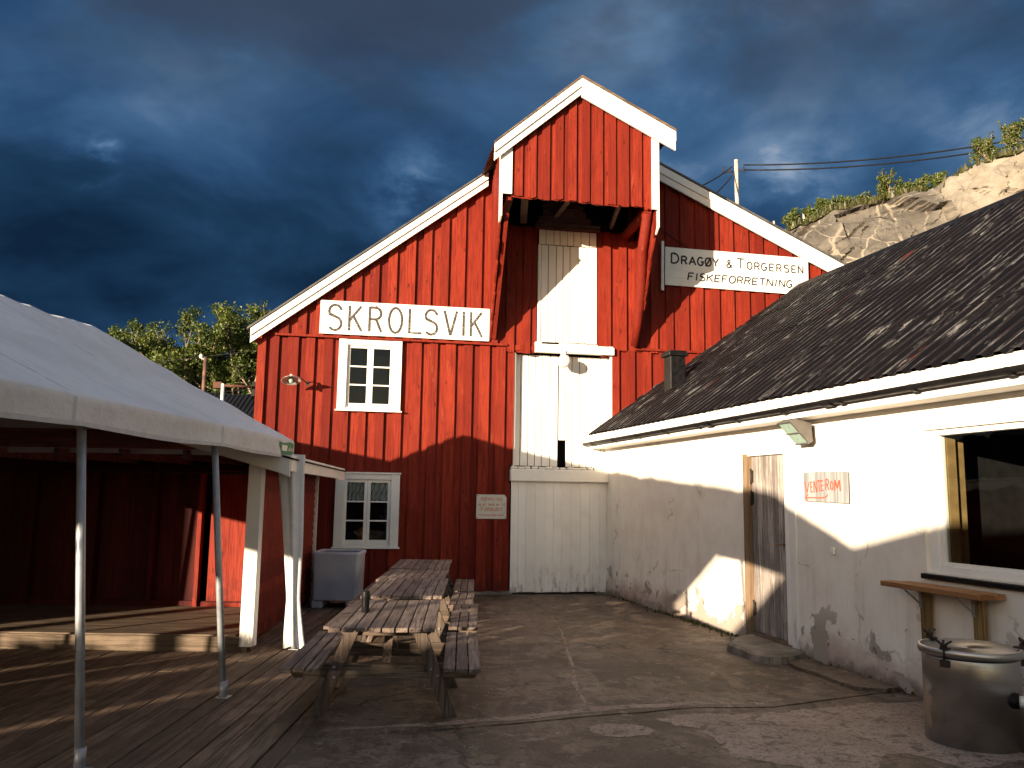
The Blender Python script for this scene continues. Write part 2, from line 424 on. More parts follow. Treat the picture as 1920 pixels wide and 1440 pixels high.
def mat_fabric(name, col, trans=0.3):
    mt, g, out = new_mat(name)
    c = ocoord(g)
    n = g.noise(c, 1.1, 6, 0.6, 0.2)
    n2 = g.noise(g.map(c, (2, 9, 9)), 1.0, 5, 0.6)
    fine = g.noise(c, 220, 2, 0.5)
    k = g.mix(g.smooth(n, 0.4, 0.65, 0, 0.7), col, tuple(q * 0.84 for q in col))
    k = g.mix(g.smooth(n2, 0.52, 0.66, 0, 0.5), k, tuple(q * 0.80 for q in col))
    sp_ = g.noise(c, 7.0, 8, 0.75, 0.2)
    k = g.mix(g.smooth(sp_, 0.66, 0.72, 0, 0.5), k, tuple(q * 0.5 for q in col))
    k = g.mix(g.smooth(fine, 0.45, 0.6, 0, 0.10), k, tuple(q * 0.7 for q in col))
    bp = g.n('ShaderNodeBump', {'Height': g.math('ADD', g.math('MULTIPLY', n2, 0.8), g.math('MULTIPLY', fine, 0.15)), 'Strength': 0.6, 'Distance': 0.03})
    d = g.n('ShaderNodeBsdfDiffuse', {'Color': k, 'Normal': bp.outputs[0]})
    t = g.n('ShaderNodeBsdfTranslucent', {'Color': k})
    mm = g.n('ShaderNodeMixShader', {0: trans, 1: d.outputs[0], 2: t.outputs[0]})
    gl = g.n('ShaderNodeBsdfGlossy', {'Color': (1, 1, 1), 'Roughness': 0.5, 'Normal': bp.outputs[0]})
    m2 = g.n('ShaderNodeMixShader', {0: 0.03, 1: mm.outputs[0], 2: gl.outputs[0]})
    g.set(out.inputs[0], m2.outputs[0])
    return mt


def mat_glass(name, tint=(0.75, 0.8, 0.78)):
    mt, g, out = new_mat(name)
    c = ocoord(g)
    bp = g.n('ShaderNodeBump', {'Height': g.noise(c, 3.0, 2), 'Strength': 0.15, 'Distance': 0.01})
    tr = g.n('ShaderNodeBsdfTransparent', {'Color': tint})
    gl = g.n('ShaderNodeBsdfGlossy', {'Color': (0.9, 0.9, 0.9), 'Roughness': 0.02, 'Normal': bp.outputs[0]})
    fr = g.n('ShaderNodeFresnel', {'IOR': 1.5})
    f2 = g.math('MULTIPLY', fr.outputs[0], 0.8, clamp=True)
    mm = g.n('ShaderNodeMixShader', {0: f2, 1: tr.outputs[0], 2: gl.outputs[0]})
    g.set(out.inputs[0], mm.outputs[0])
    return mt


def mat_steel(name):
    mt, g, out = new_mat(name)
    c = ocoord(g)
    n = g.noise(g.map(c, (3, 3, 60)), 1.0, 5, 0.6)
    b = g.noise(c, 5.0, 7, 0.65, 0.3)
    sx, sy, sz = g.n('ShaderNodeSeparateXYZ', {0: c}).outputs
    base = g.mix(n, (0.36, 0.35, 0.345), (0.50, 0.49, 0.48))
    # old glue with torn label remains on the left flank
    zone = g.math('MULTIPLY', g.smooth(sx, -0.255, -0.29), g.smooth(g.math('ABSOLUTE', g.math('SUBTRACT', sz, 0.26)), 0.27, 0.10))
    pe = g.noise(g.map(c, (7, 7, 5), (1.2, 0.4, 2.0)), 1.0, 8, 0.6, 0.4)
    glue = g.math('MULTIPLY', g.smooth(pe, 0.505, 0.525), zone)
    base = g.mix(glue, base, g.mix(b, (0.30, 0.165, 0.075), (0.55, 0.47, 0.38)))
    rough = g.math('ADD', g.smooth(b, 0.3, 0.7, 0.30, 0.46), g.math('MULTIPLY', glue, 0.4))
    metal = g.math('SUBTRACT', 1.0, glue)
    dent = g.noise(g.map(c, (3.2, 3.2, 2.2)), 1.0, 3, 0.5)
    b_ = finish(g, out, base, rough, metal, g.math('ADD', g.math('MULTIPLY', n, 0.06), dent), 0.35, 0.02)
    b_.inputs['Anisotropic'].default_value = 0.85
    tg = g.n('ShaderNodeTangent', direction_type='RADIAL', axis='Z')
    g.set(b_.inputs['Tangent'], tg.outputs[0])
    return mt


def mat_sign(name, paint=(0.80, 0.79, 0.74)):
    mt, g, out = new_mat(name)
    c = ocoord(g)
    n = g.noise(g.map(c, (1.5, 10, 24)), 1.0, 7, 0.66, 0.3)
    n2 = g.noise(c, 3.0, 6, 0.6)
    z = g.n('ShaderNodeSeparateXYZ', {0: c}).outputs[2]
    base = g.mix(g.smooth(n2, 0.4, 0.7, 0, 0.5), paint, tuple(q * 0.82 for q in paint))
    base = g.mix(g.smooth(n, 0.60, 0.72, 0, 0.55), base, (0.48, 0.42, 0.34))
    finish(g, out, base, 0.7, 0, n, 0.3, 0.003, 0.2)
    return mt


def mat_letter(name, col, wear=0.6, worn=(0.55, 0.52, 0.46)):
    mt, g, out = new_mat(name)
    c = ocoord(g)
    n = g.noise(g.map(c, (18, 18, 40)), 1.0, 7, 0.7, 0.3)
    base = g.mix(g.smooth(n, 0.52, 0.66, 0, wear), col, worn)
    finish(g, out, base, 0.75, 0)
    return mt


M = {
    'red': mat_red_boards(), 'white': mat_white_boards(), 'plaster': mat_plaster(), 'roof': mat_black_roof(),
    'table': mat_wood('weathered_table_wood', (0.175, 0.130, 0.108), (0.255, 0.195, 0.165), (0.085, 0.060, 0.048), 'Y'),
    'tableX': mat_wood('table_frame_wood', (0.120, 0.088, 0.065), (0.165, 0.124, 0.090), (0.060, 0.043, 0.032), 'X'),
    'tableZ': mat_wood('table_leg_wood', (0.120, 0.090, 0.070), (0.165, 0.125, 0.098), (0.060, 0.043, 0.034), 'Z'),
    'deck': mat_wood('deck_boards', (0.150, 0.100, 0.067), (0.210, 0.143, 0.098), (0.082, 0.054, 0.036), 'Y', 0.8, worn=(0.235, 0.165, 0.115)),
    'floorX': mat_wood('shed_floor_boards', (0.135, 0.098, 0.068), (0.185, 0.137, 0.096), (0.078, 0.054, 0.036), 'X', 0.8),
    'shelf': mat_wood('new_pine', (0.32, 0.155, 0.062), (0.38, 0.19, 0.080), (0.215, 0.092, 0.036), 'X', 0.8, 0.6),
    'shelfleg': mat_wood('treated_pine', (0.215, 0.140, 0.050), (0.245, 0.155, 0.060), (0.130, 0.085, 0.032), 'Z', 0.8, 0.65),
    'doorwood': mat_wood('grey_door_boards', (0.285, 0.255, 0.235), (0.385, 0.345, 0.315), (0.135, 0.115, 0.102), 'Z', 1.1),
    'framewood': mat_wood('bare_frame_wood', (0.26, 0.180, 0.110), (0.30, 0.205, 0.125), (0.17, 0.110, 0.065), 'Z'),
    'rawbeam': mat_wood('bare_old_beam', (0.155, 0.110, 0.075), (0.20, 0.145, 0.10), (0.07, 0.048, 0.034), 'X', 0.7),
    'concrete': mat_concrete(), 'patch': mat_patch(), 'ground': mat_ground(), 'rock': mat_rock(),
    'leaf': mat_leaf('birch_leaves', (0.050, 0.078, 0.013), (0.135, 0.165, 0.026)),
    'leafy': mat_leaf('willow_leaves', (0.058, 0.086, 0.015), (0.155, 0.180, 0.034)),
    'moss': mat_leaf('moss_and_heather', (0.05, 0.055, 0.015), (0.11, 0.10, 0.03)),
    'bark': mat_plain('bark', (0.20, 0.15, 0.11), 0.85, 0, 0.5, 6),
    'fabric': mat_fabric('white_tent_fabric', (0.68, 0.68, 0.69), 0.02),
    'curtain': mat_fabric('white_lace', (0.85, 0.85, 0.83), 0.35),
    'galv': mat_plain('galvanised_steel', (0.29, 0.305, 0.325), 0.45, 0.35, 0.12, 14),
    'glass': mat_glass('window_glass'), 'lampglass': mat_plain('frosted_lamp_glass', (0.30, 0.42, 0.36), 0.15, 0, 0.1, 20),
    'steel': mat_steel('brushed_steel'), 'black': mat_plain('black_paint', (0.0085, 0.008, 0.0085), 0.45, 0, 0.3, 12),
    'blackmetal': mat_plain('rusty_black_iron', (0.030, 0.022, 0.018), 0.6, 0.3, 0.5, 30),
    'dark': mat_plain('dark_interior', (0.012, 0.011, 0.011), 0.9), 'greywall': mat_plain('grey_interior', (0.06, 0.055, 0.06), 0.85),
    'white_plain': mat_plain('white_gloss_paint', (0.76, 0.74, 0.69), 0.5, 0, 0.10, 5),
    'sign': mat_sign('white_sign_boards'), 'signgrey': mat_sign('weathered_sign_plate', (0.56, 0.54, 0.48)),
    'signstreak': mat_wood('weathered_sign_board', (0.34, 0.35, 0.355), (0.38, 0.39, 0.395), (0.20, 0.205, 0.21), 'Z', 0.35),
    'ink': mat_letter('worn_black_letters', (0.035, 0.032, 0.030), 0.55), 'ink2': mat_letter('black_letters', (0.015, 0.015, 0.017), 0.12),
    'redink': mat_letter('faded_red_letters', (0.50, 0.19, 0.12), 0.55, (0.55, 0.45, 0.38)), 'redbrush': mat_letter('red_brush_paint', (0.62, 0.07, 0.025), 0.15),
    'red_shade': mat_wood('shade_darkened_red', (0.045, 0.0036, 0.0022), (0.062, 0.0050, 0.0028), (0.028, 0.0024, 0.0016), 'Z', 0.7),  # red darkened so the colour carries the shade inside the shed
    'tub': mat_plain('pale_blue_plastic', (0.46, 0.48, 0.55), 0.5, 0, 0.10, 3), 'lampgrey': mat_plain('grey_lamp_housing', (0.115, 0.105, 0.095), 0.5, 0.2, 0.2, 10),
    'green': mat_plain('green_print', (0.012, 0.21, 0.065), 0.6, 0, 0.1), 'orange': mat_plain('orange_plastic', (0.55, 0.14, 0.04), 0.5),
    'brass': mat_plain('old_brass', (0.28, 0.17, 0.06), 0.4, 0.8, 0.3, 20), 'shade': mat_plain('enamel_shade', (0.70, 0.68, 0.62), 0.35, 0.5, 0.2, 10),
    'stone': mat_plain('stone_slab', (0.185, 0.155, 0.125), 0.8, 0, 0.45, 4), 'roofgrey': mat_plain('grey_roof_sheet', (0.10, 0.095, 0.09), 0.6, 0.3, 0.3, 6),
    'brownpole': mat_plain('brown_pole', (0.14, 0.075, 0.05), 0.8, 0, 0.4, 5), 'palepole': mat_plain('pale_pole_wood', (0.50, 0.43, 0.34), 0.8, 0, 0.2, 5),
    'oldred': mat_wood('worn_red_beam', (0.17, 0.055, 0.035), (0.20, 0.075, 0.05), (0.10, 0.028, 0.018), 'X', 0.6),
'tubin': mat_plain('tub_inside_shade', (0.24, 0.25, 0.32), 0.5, 0, 0.15, 3),  # darker tub plastic, shade of the inside put into the colour
    'grit': mat_plain('grit', (0.16, 0.135, 0.11), 0.9, 0, 0.7, 60),
    'rust': mat_plain('rusty_iron', (0.085, 0.030, 0.016), 0.8, 0, 0.4, 9),
    'seam': mat_plain('tent_seam', (0.50, 0.50, 0.52), 0.9, 0, 0.1, 9),
    'mountain': mat_plain('dark_mountain', (0.012, 0.014, 0.014), 0.95, 0, 0.3, 0.05), 'yellow': mat_plain('yellow_pine', (0.27, 0.170, 0.070), 0.6, 0, 0.2, 7),
    'hillgreen': mat_plain('green_hillside', (0.035, 0.05, 0.016), 0.95, 0, 0.5, 0.6),
}

# ------------------------------------------------------------------ mesh helpers
class MB:
    """collects shapes, then links them as ONE mesh object"""
    def __init__(self):
        self.v, self.f, self.a, self.s = [], [], [], []

    def poly(self, verts, faces, var=None, smooth=False):
        b = len(self.v)
        self.v += [tuple(p) for p in verts]
        r = random.random() if var is None else var
        for f in faces:
            self.f.append(tuple(i + b for i in f))
            self.a.append(r)
            self.s.append(smooth)

    def box(self, lo, hi, var=None, M4=None):
        x0, y0, z0 = lo
        x1, y1, z1 = hi
        vs = [Vector(p) for p in ((x0, y0, z0), (x1, y0, z0), (x1, y1, z0), (x0, y1, z0), (x0, y0, z1), (x1, y0, z1), (x1, y1, z1), (x0, y1, z1))]
        if M4 is not None:
            vs = [M4 @ p for p in vs]
        self.poly(vs, [(0, 3, 2, 1), (4, 5, 6, 7), (0, 1, 5, 4), (1, 2, 6, 5), (2, 3, 7, 6), (3, 0, 4, 7)], var)

    def beam(self, p, q, w, t, upv=(0, 0, 1), var=None):
        """rectangular bar from p to q: width w across, t along upv"""
        p, q = Vector(p), Vector(q)
        d = (q - p).normalized()
        u = Vector(upv)
        s = d.cross(u).normalized()
        u = s.cross(d).normalized()
        vs = []
        for c in (p, q):
            for a, b in ((-1, -1), (1, -1), (1, 1), (-1, 1)):
                vs.append(c + s * (a * w / 2) + u * (b * t / 2))
        self.poly(vs, [(0, 1, 2, 3), (7, 6, 5, 4), (0, 4, 5, 1), (1, 5, 6, 2), (2, 6, 7, 3), (3, 7, 4, 0)], var)

    def prism(self, pts, d, var=None):
        """planar polygon pts (3D) swept by vector d"""
        d = Vector(d)
        n = len(pts)
        a = [Vector(p) for p in pts]
        nrm = Vector((0, 0, 0))
        for i in range(n):
            nrm += a[i].cross(a[(i + 1) % n])
        if nrm.dot(d) > 0:
            a.reverse()
        vs = a + [p + d for p in a]
        fs = [tuple(range(n)), tuple(range(2 * n - 1, n - 1, -1))]
        for i in range(n):
            j = (i + 1) % n
            fs.append((i, i + n, j + n, j))
        self.poly(vs, fs, var)

    def tube(self, path, rad, seg=8, var=None, caps=True, smooth=True):
        path = [Vector(p) for p in path]
        n = len(path)
        rads = rad if isinstance(rad, (list, tuple)) else [rad] * n
        vs, fs = [], []
        prev = None
        for i, p in enumerate(path):
            d = (path[min(i + 1, n - 1)] - path[max(i - 1, 0)]).normalized()
            if prev is None:
                s = d.cross(Vector((0, 0, 1)))
                if s.length < 1e-3:
                    s = d.cross(Vector((1, 0, 0)))
            else:
                s = prev - d * prev.dot(d)
            s.normalize()
            prev = s
            t = d.cross(s)
            for k in range(seg):
                a = 2 * math.pi * k / seg
                vs.append(p + (s * math.cos(a) + t * math.sin(a)) * rads[i])
        for i in range(n - 1):
            for k in range(seg):
                k2 = (k + 1) % seg
                fs.append((i * seg + k, i * seg + k2, (i + 1) * seg + k2, (i + 1) * seg + k))
        r = random.random() if var is None else var
        self.poly(vs, fs, r, smooth)
        if caps:
            b = len(self.v) - len(vs)
            for off, rev in ((0, True), ((n - 1) * seg, False)):
                idx = [b + off + k for k in range(seg)]
                self.f.append(tuple(reversed(idx)) if rev else tuple(idx))
                self.a.append(r)
                self.s.append(False)

    def lathe(self, prof, seg=32, M4=None, var=None, smooth=True, cap0=False, cap1=False):
        vs, fs = [], []
        for r, z in prof:
            for k in range(seg):
                a = 2 * math.pi * k / seg
                p = Vector((r * math.cos(a), r * math.sin(a), z))
                vs.append(M4 @ p if M4 is not None else p)
        n = len(prof)
        for i in range(n - 1):
            for k in range(seg):
                k2 = (k + 1) % seg
                fs.append((i * seg + k, i * seg + k2, (i + 1) * seg + k2, (i + 1) * seg + k))
        self.poly(vs, fs, var, smooth)
        b = len(self.v) - len(vs)
        if cap0:
            self.f.append(tuple(b + k for k in reversed(range(seg))))
            self.a.append(0.5)
            self.s.append(False)
        if cap1:
            self.f.append(tuple(b + (n - 1) * seg + k for k in range(seg)))
            self.a.append(0.5)
            self.s.append(False)

    def build(self, name, mat, parent=None, bevel=0.0, seg=1, loc=None, sharp=None):
        me = bpy.data.meshes.new(name)
        me.from_pydata(self.v, [], self.f)
        me.polygons.foreach_set('use_smooth', self.s)
        at = me.attributes.new('var', 'FLOAT', 'FACE')
        at.data.foreach_set('value', self.a)
        me.materials.append(M[mat] if isinstance(mat, str) else mat)
        me.update()
        o = bpy.data.objects.new(name, me)
        COL.objects.link(o)
        if parent is not None:
            o.parent = parent
        if loc is not None:
            o.location = loc
        if bevel:
            b = o.modifiers.new('bevel', 'BEVEL')
            b.width = bevel
            b.segments = seg
            b.limit_method = 'ANGLE'
            b.angle_limit = R(40)
        return o


def tag(o, label, cat, group=None):
    o['label'] = label
    o['category'] = cat
    if group:
        o['group'] = group
    return o


def thing(name, label, cat, loc=(0, 0, 0), rz=0.0, group=None):
    o = bpy.data.objects.new(name, None)
    o.location = loc
    o.rotation_euler = (0, 0, rz)
    o.empty_display_size = 0.2
    COL.objects.link(o)
    return tag(o, label, cat, group)


def struct(o, kind='structure'):
    o['kind'] = kind
    return o


def copy_tree(o, parent=None):
    c = o.copy()
    COL.objects.link(c)
    if parent is not None:
        c.parent = parent
    for ch in list(o.children):
        copy_tree(ch, c)
    return c


def lerp(a, b, t):
    return a + (b - a) * t


# stroke lettering: every glyph is a few polylines in a unit box
def arc(cx, cy, rx, ry, a0, a1, n=12):
    return [(cx + rx * math.cos(R(lerp(a0, a1, i / n))), cy + ry * math.sin(R(lerp(a0, a1, i / n)))) for i in range(n + 1)]


S_ = [(0.95, 0.80)] + arc(0.5, 0.75, 0.44, 0.25, 35, 210, 10) + arc(0.5, 0.26, 0.46, 0.26, 62, -145, 14)
GL = {
    'S': [S_],
    'K': [[(0.05, 0), (0.05, 1)], [(0.95, 1), (0.08, 0.42)], [(0.34, 0.60), (1.0, 0)]],
    'R': [[(0.05, 0), (0.05, 1)], [(0.05, 0.97), (0.5, 0.97)] + arc(0.5, 0.735, 0.42, 0.235, 90, -90, 10) + [(0.05, 0.50)], [(0.55, 0.50), (0.97, 0)]],
    'O': [arc(0.5, 0.5, 0.48, 0.5, 90, 450, 28)],
    'L': [[(0.05, 1), (0.05, 0.03), (1.0, 0.03)]],
    'V': [[(0.0, 1), (0.5, 0.0)], [(1.0, 1), (0.5, 0.0)]],
    'I': [[(0.5, 0), (0.5, 1)]],
    'D': [[(0.05, 0), (0.05, 1)], [(0.05, 0.97), (0.4, 0.97)] + arc(0.4, 0.5, 0.57, 0.47, 90, -90, 14) + [(0.05, 0.03)]],
    'A': [[(0.0, 0), (0.5, 1)], [(1.0, 0), (0.5, 1)], [(0.2, 0.36), (0.8, 0.36)]],
    'G': [arc(0.5, 0.5, 0.48, 0.5, 45, 330, 20) + [(0.93, 0.44), (0.55, 0.44)]],
    '\u00d8': [arc(0.5, 0.5, 0.48, 0.5, 90, 450, 28), [(0.05, -0.08), (0.97, 1.08)]],
    'Y': [[(0.0, 1), (0.5, 0.48)], [(1.0, 1), (0.5, 0.48)], [(0.5, 0.5), (0.5, 0)]],
    '&': [[(1.0, 0.0), (0.24, 0.74)] + arc(0.46, 0.82, 0.22, 0.18, 200, -20, 10) + [(0.60, 0.66), (0.16, 0.36)] + arc(0.40, 0.22, 0.36, 0.22, 150, 300, 8) + [(0.98, 0.42)]],
    'T': [[(0.0, 0.97), (1.0, 0.97)], [(0.5, 0.97), (0.5, 0)]],
    'E': [[(0.05, 0), (0.05, 1)], [(0.05, 0.97), (0.95, 0.97)], [(0.05, 0.51), (0.80, 0.51)], [(0.05, 0.03), (0.97, 0.03)]],
    'N': [[(0.05, 0), (0.05, 1)], [(0.05, 1), (0.95, 0)], [(0.95, 0), (0.95, 1)]],
    'F': [[(0.05, 0), (0.05, 1)], [(0.05, 0.97), (0.95, 0.97)], [(0.05, 0.52), (0.78, 0.52)]],
    'M': [[(0.0, 0), (0.1, 1)], [(0.1, 1), (0.5, 0.25)], [(0.5, 0.25), (0.9, 1)], [(0.9, 1), (1.0, 0)]],
    'B': [[(0.05, 0), (0.05, 1)], [(0.05, 0.97), (0.5, 0.97)] + arc(0.5, 0.74, 0.36, 0.23, 90, -90, 8) + [(0.05, 0.51)], [(0.5, 0.51)] + arc(0.5, 0.27, 0.44, 0.24, 90, -90, 8) + [(0.05, 0.03)]],
    'U': [[(0.05, 1), (0.05, 0.35)] + arc(0.5, 0.35, 0.45, 0.35, 180, 360, 12) + [(0.95, 1)]],
    'a': [arc(0.45, 0.3, 0.42, 0.3, 90, 450, 14), [(0.9, 0.6), (0.9, 0)]], 'o': [arc(0.5, 0.3, 0.46, 0.3, 90, 450, 14)],
    'g': [arc(0.45, 0.3, 0.42, 0.3, 90, 450, 14), [(0.9, 0.6), (0.9, -0.15)] + arc(0.5, -0.15, 0.4, 0.2, 0, -150, 8)],
    'l': [[(0.5, 0), (0.5, 1)]], 'b': [[(0.05, 0), (0.05, 1)], arc(0.5, 0.3, 0.42, 0.3, 90, 450, 14)],
    'r': [[(0.1, 0), (0.1, 0.6)], arc(0.55, 0.25, 0.42, 0.33, 170, 50, 6)], 'u': [[(0.05, 0.6), (0.05, 0.25)] + arc(0.45, 0.25, 0.4, 0.25, 180, 360, 8) + [(0.87, 0.6)], [(0.87, 0.6), (0.87, 0)]],
    'k': [[(0.05, 0), (0.05, 1)], [(0.85, 0.6), (0.08, 0.26)], [(0.35, 0.38), (0.9, 0)]], 'v': [[(0, 0.6), (0.45, 0)], [(0.9, 0.6), (0.45, 0)]],
    'i': [[(0.5, 0), (0.5, 0.6)], [(0.5, 0.75), (0.5, 0.85)]], 'd': [[(0.9, 0), (0.9, 1)], arc(0.47, 0.3, 0.42, 0.3, 90, 450, 14)],
}


def stroke(mb, pts, wd, y, th=0.003):
    """flat painted stroke of width wd along pts=(x,z), facing -Y at depth y"""
    P = [Vector((p[0], p[1])) for p in pts]
    closed = (P[0] - P[-1]).length < 1e-4
    n = len(P)
    L, Rr = [], []
    for i in range(n):
        if closed:
            a, b = P[i - 1 if i > 0 else n - 2], P[(i + 1) if i < n - 1 else 1]
        else:
            a, b = P[max(i - 1, 0)], P[min(i + 1, n - 1)]
        d = (b - a)
        if d.length < 1e-6:
            d = Vector((1, 0))
        d.normalize()
        nn = Vector((-d.y, d.x))
        k = 1.0
        if 0 < i < n - 1:
            d1 = (P[i] - P[i - 1]).normalized()
            k = 1.0 / max(0.6, abs(Vector((-d1.y, d1.x)).dot(nn)))
        L.append(P[i] + nn * wd / 2 * k)
        Rr.append(P[i] - nn * wd / 2 * k)
    vs = [(p.x, y, p.y) for p in L] + [(p.x, y, p.y) for p in Rr]
    fs = [(i, i + 1, n + i + 1, n + i) for i in range(n - 1)]
    mb.poly(vs, fs, 0.5)


LAYER = [0]


def glyph(mb, ch, x, z, w, h, sw, y, slant=0.0, wob=0.0):
    for s in GL[ch]:
        LAYER[0] = (LAYER[0] + 1) % 7
        pts = [(x + px * w + slant * pz * h + random.uniform(-wob, wob), z + pz * h + random.uniform(-wob, wob)) for px, pz in s]
        stroke(mb, pts, sw, y - 0.0004 * LAYER[0])

# ------------------------------------------------------------------ ground
def ragged(pts, amp, step=0.12, seed=0):
    step = min(step, 0.035)
    out = []
    n = len(pts)
    for i in range(n):
        a, b = Vector(pts[i]), Vector(pts[(i + 1) % n])
        k = max(1, int((b - a).length / step))
        for j in range(k):
            p = a.lerp(b, j / k)
            q = Vector((p.x * 2.3 + seed, p.y * 2.3, seed))
            p = p + Vector((noise.noise(q), noise.noise(q + Vector((9, 4, 2))))) * amp
            q2 = q * 5
            p = p + Vector((noise.noise(q2), noise.noise(q2 + Vector((9, 4, 2))))) * amp * 0.6
            q3 = q * 17
            p = p + Vector((noise.noise(q3), noise.noise(q3 + Vector((9, 4, 2))))) * amp * 0.3
            out.append((p.x, p.y))
    return out


def sheet(name, pts, z, mat, th=0.0):
    mb = MB()
    if th:
        mb.prism([(x, y, z) for x, y in pts], (0, 0, -th), 0.5)
    else:
        a = sum(pts[i][0] * pts[(i + 1) % len(pts)][1] - pts[(i + 1) % len(pts)][0] * pts[i][1] for i in range(len(pts)))
        if a < 0:
            pts = pts[::-1]
        mb.poly([(x, y, z) for x, y in pts], [tuple(range(len(pts)))], 0.5)
    return struct(mb.build(name, mat))


def terrain(name, x0, x1, y0, y1, nx, ny, fn, mat, kind='structure'):
    mb = MB()
    vs = [(lerp(x0, x1, i / nx), lerp(y0, y1, j / ny), 0) for j in range(ny + 1) for i in range(nx + 1)]
    vs = [(x, y, fn(x, y)) for x, y, _ in vs]
    fs = [(j * (nx + 1) + i, j * (nx + 1) + i + 1, (j + 1) * (nx + 1) + i + 1, (j + 1) * (nx + 1) + i) for j in range(ny) for i in range(nx)]
    mb.poly(vs, fs, 0.5, True)
    return struct(mb.build(name, mat), kind)


sheet('ground', [(-1200, -1200), (1200, -1200), (1200, 1200), (-1200, 1200)], -0.12, 'ground')
# yard: two concrete slabs; the nearer, lower one begins at the seam across the yard
SEAM = [(-1.53, 6.50), (-1.06, 6.62), (-0.5, 6.76), (0.04, 6.94), (0.55, 7.16), (1.04, 7.34), (1.63, 7.55), (2.35, 7.62), (2.88, 7.88), (3.52, 8.22), (4.2, 8.45)]
seam2 = []
for i in range(len(SEAM) - 1):
    for j in range(5):
        p = Vector(SEAM[i]).lerp(Vector(SEAM[i + 1]), j / 5)
        nn = noise.noise(Vector((p.x * 3, p.y * 3, 4.0)))
        seam2.append((p.x, p.y + nn * 0.03))
seam2.append(SEAM[-1])


def slab_mesh(name, pts, z, mat):
    return sheet(name, pts, z, mat, 0.11)


slab_mesh('concrete_slab', seam2 + [(14, 8.45), (14, 22), (-1.53, 22)], 0.0, 'concrete')
slab_mesh('concrete_slab', [(p[0], p[1] - 0.001) for p in reversed(seam2)] + [(-1.53, -14), (14, -14), (14, 8.444)], -0.009, 'concrete')
sheet('concrete_patch', ragged([(1.19, 7.19), (1.48, 6.86), (1.58, 6.55), (1.62, 6.2), (1.83, 6.05), (2.1, 5.85), (2.52, 5.93), (2.8, 6.33), (2.96, 6.25), (3.2, 6.0), (3.75, 6.2),
       (4.0, 7.2), (3.95, 7.95), (3.2, 7.80), (2.9, 7.66), (2.4, 7.44), (1.7, 7.36)], 0.10, 0.09, 3.0), -0.0065, 'patch')
sheet('concrete_patch', ragged([(0.90 + 0.25 * math.cos(a / 9 * 6.283), 6.82 + 0.20 * math.sin(a / 9 * 6.283)) for a in range(9)], 0.05, 0.07, 8.0), -0.0065, 'patch')
sheet('concrete_patch', ragged([(-1.3, 6.68), (-0.6, 6.83), (0.05, 7.04), (0.6, 7.30), (1.1, 7.47), (1.66, 7.62), (2.3, 7.70), (2.3, 7.76), (1.6, 7.74), (0.9, 7.55), (0.3, 7.28), (-0.5, 6.95), (-1.25, 6.75)], 0.05, 0.09, 5.0), 0.0022, 'patch')
# worn joint line running in from the doors
for ja, jb, jw in ((13.1, 12.2, 0.010), (12.0, 10.7, 0.013), (10.6, 9.2, 0.020), (9.05, 8.1, 0.028), (8.0, 7.62, 0.022)):
    jx = lambda y: 0.70 + 0.03 * math.sin(y * 1.3)
    sheet('concrete_joint', ragged([(jx(ja) - jw * 0.3, ja), (jx(ja) + jw * 0.3, ja), (jx((ja + jb) / 2) + jw, (ja + jb) / 2), (jx(jb) + jw * 0.4, jb), (jx(jb) - jw * 0.4, jb), (jx((ja + jb) / 2) - jw, (ja + jb) / 2)], 0.03, 0.05, ja), 0.0022, 'patch')
# mortar kerb strip along the white wall
sheet('kerb_strip', ragged([(3.08, 9.45), (3.37, 9.75), (3.80, 8.30), (3.62, 8.22), (3.36, 8.30)], 0.035, 0.1, 6.0), 0.035, 'concrete', 0.034)

# deck of planks left of the concrete
mb = MB()
x = -1.535
i = 0
while x > -13:
    wd = 0.142 + random.uniform(-0.004, 0.004)
    y = -4.0 + random.uniform(-1.5, 0)
    while y < 14.7:
        ln = random.uniform(3.4, 5.2)
        y1 = min(y + ln, 14.75)
        dz = random.uniform(-0.004, 0.0)
        mb.box((x - wd, y + 0.002, -0.03 + dz), (x, y1 - 0.002, 0.0 + dz))
        y = y1
    x -= wd + (0.020 if i % 3 == 0 else 0.008)
    i += 1
deck = struct(mb.build('wooden_deck', 'deck', bevel=0.003))
mb = MB()
for k in range(36):
    y = -4 + k * 0.55
    mb.box((-13, y, -0.115), (-1.54, y + 0.06, -0.036), 0.3)
struct(mb.build('deck_joists', 'deck'))

# flat natural stone in front of the grey door
mb = MB()
out = ragged([(2.66, 10.30), (2.80, 10.75), (3.13, 11.02), (3.22, 10.6), (3.36, 10.1), (3.42, 9.82), (3.20, 9.56), (2.92, 9.52), (2.72, 9.80)], 0.05, 0.10, 12.0)
n = len(out)
cx = sum(p[0] for p in out) / n
cy = sum(p[1] for p in out) / n
vs = [(cx + (p[0] - cx) * 1.03, cy + (p[1] - cy) * 1.03, 0.0) for p in out] + [(p[0], p[1], 0.075 + 0.012 * noise.noise(Vector((p[0] * 3, p[1] * 3, 0)))) for p in out] + \
     [(cx + (p[0] - cx) * 0.88, cy + (p[1] - cy) * 0.88, 0.10 + 0.012 * noise.noise(Vector((p[0] * 3, p[1] * 3, 5)))) for p in out] + [(cx, cy, 0.105)]
fs = []
for a in range(n):
    b = (a + 1) % n
    fs += [(a, b, n + b, n + a), (n + a, n + b, 2 * n + b, 2 * n + a), (2 * n + a, 2 * n + b, 3 * n)]
mb.poly(vs, fs, 0.5, False)
tag(mb.build('step_stone', 'stone'), 'flat rough natural stone slab lying as a step before the grey door', 'stone step')

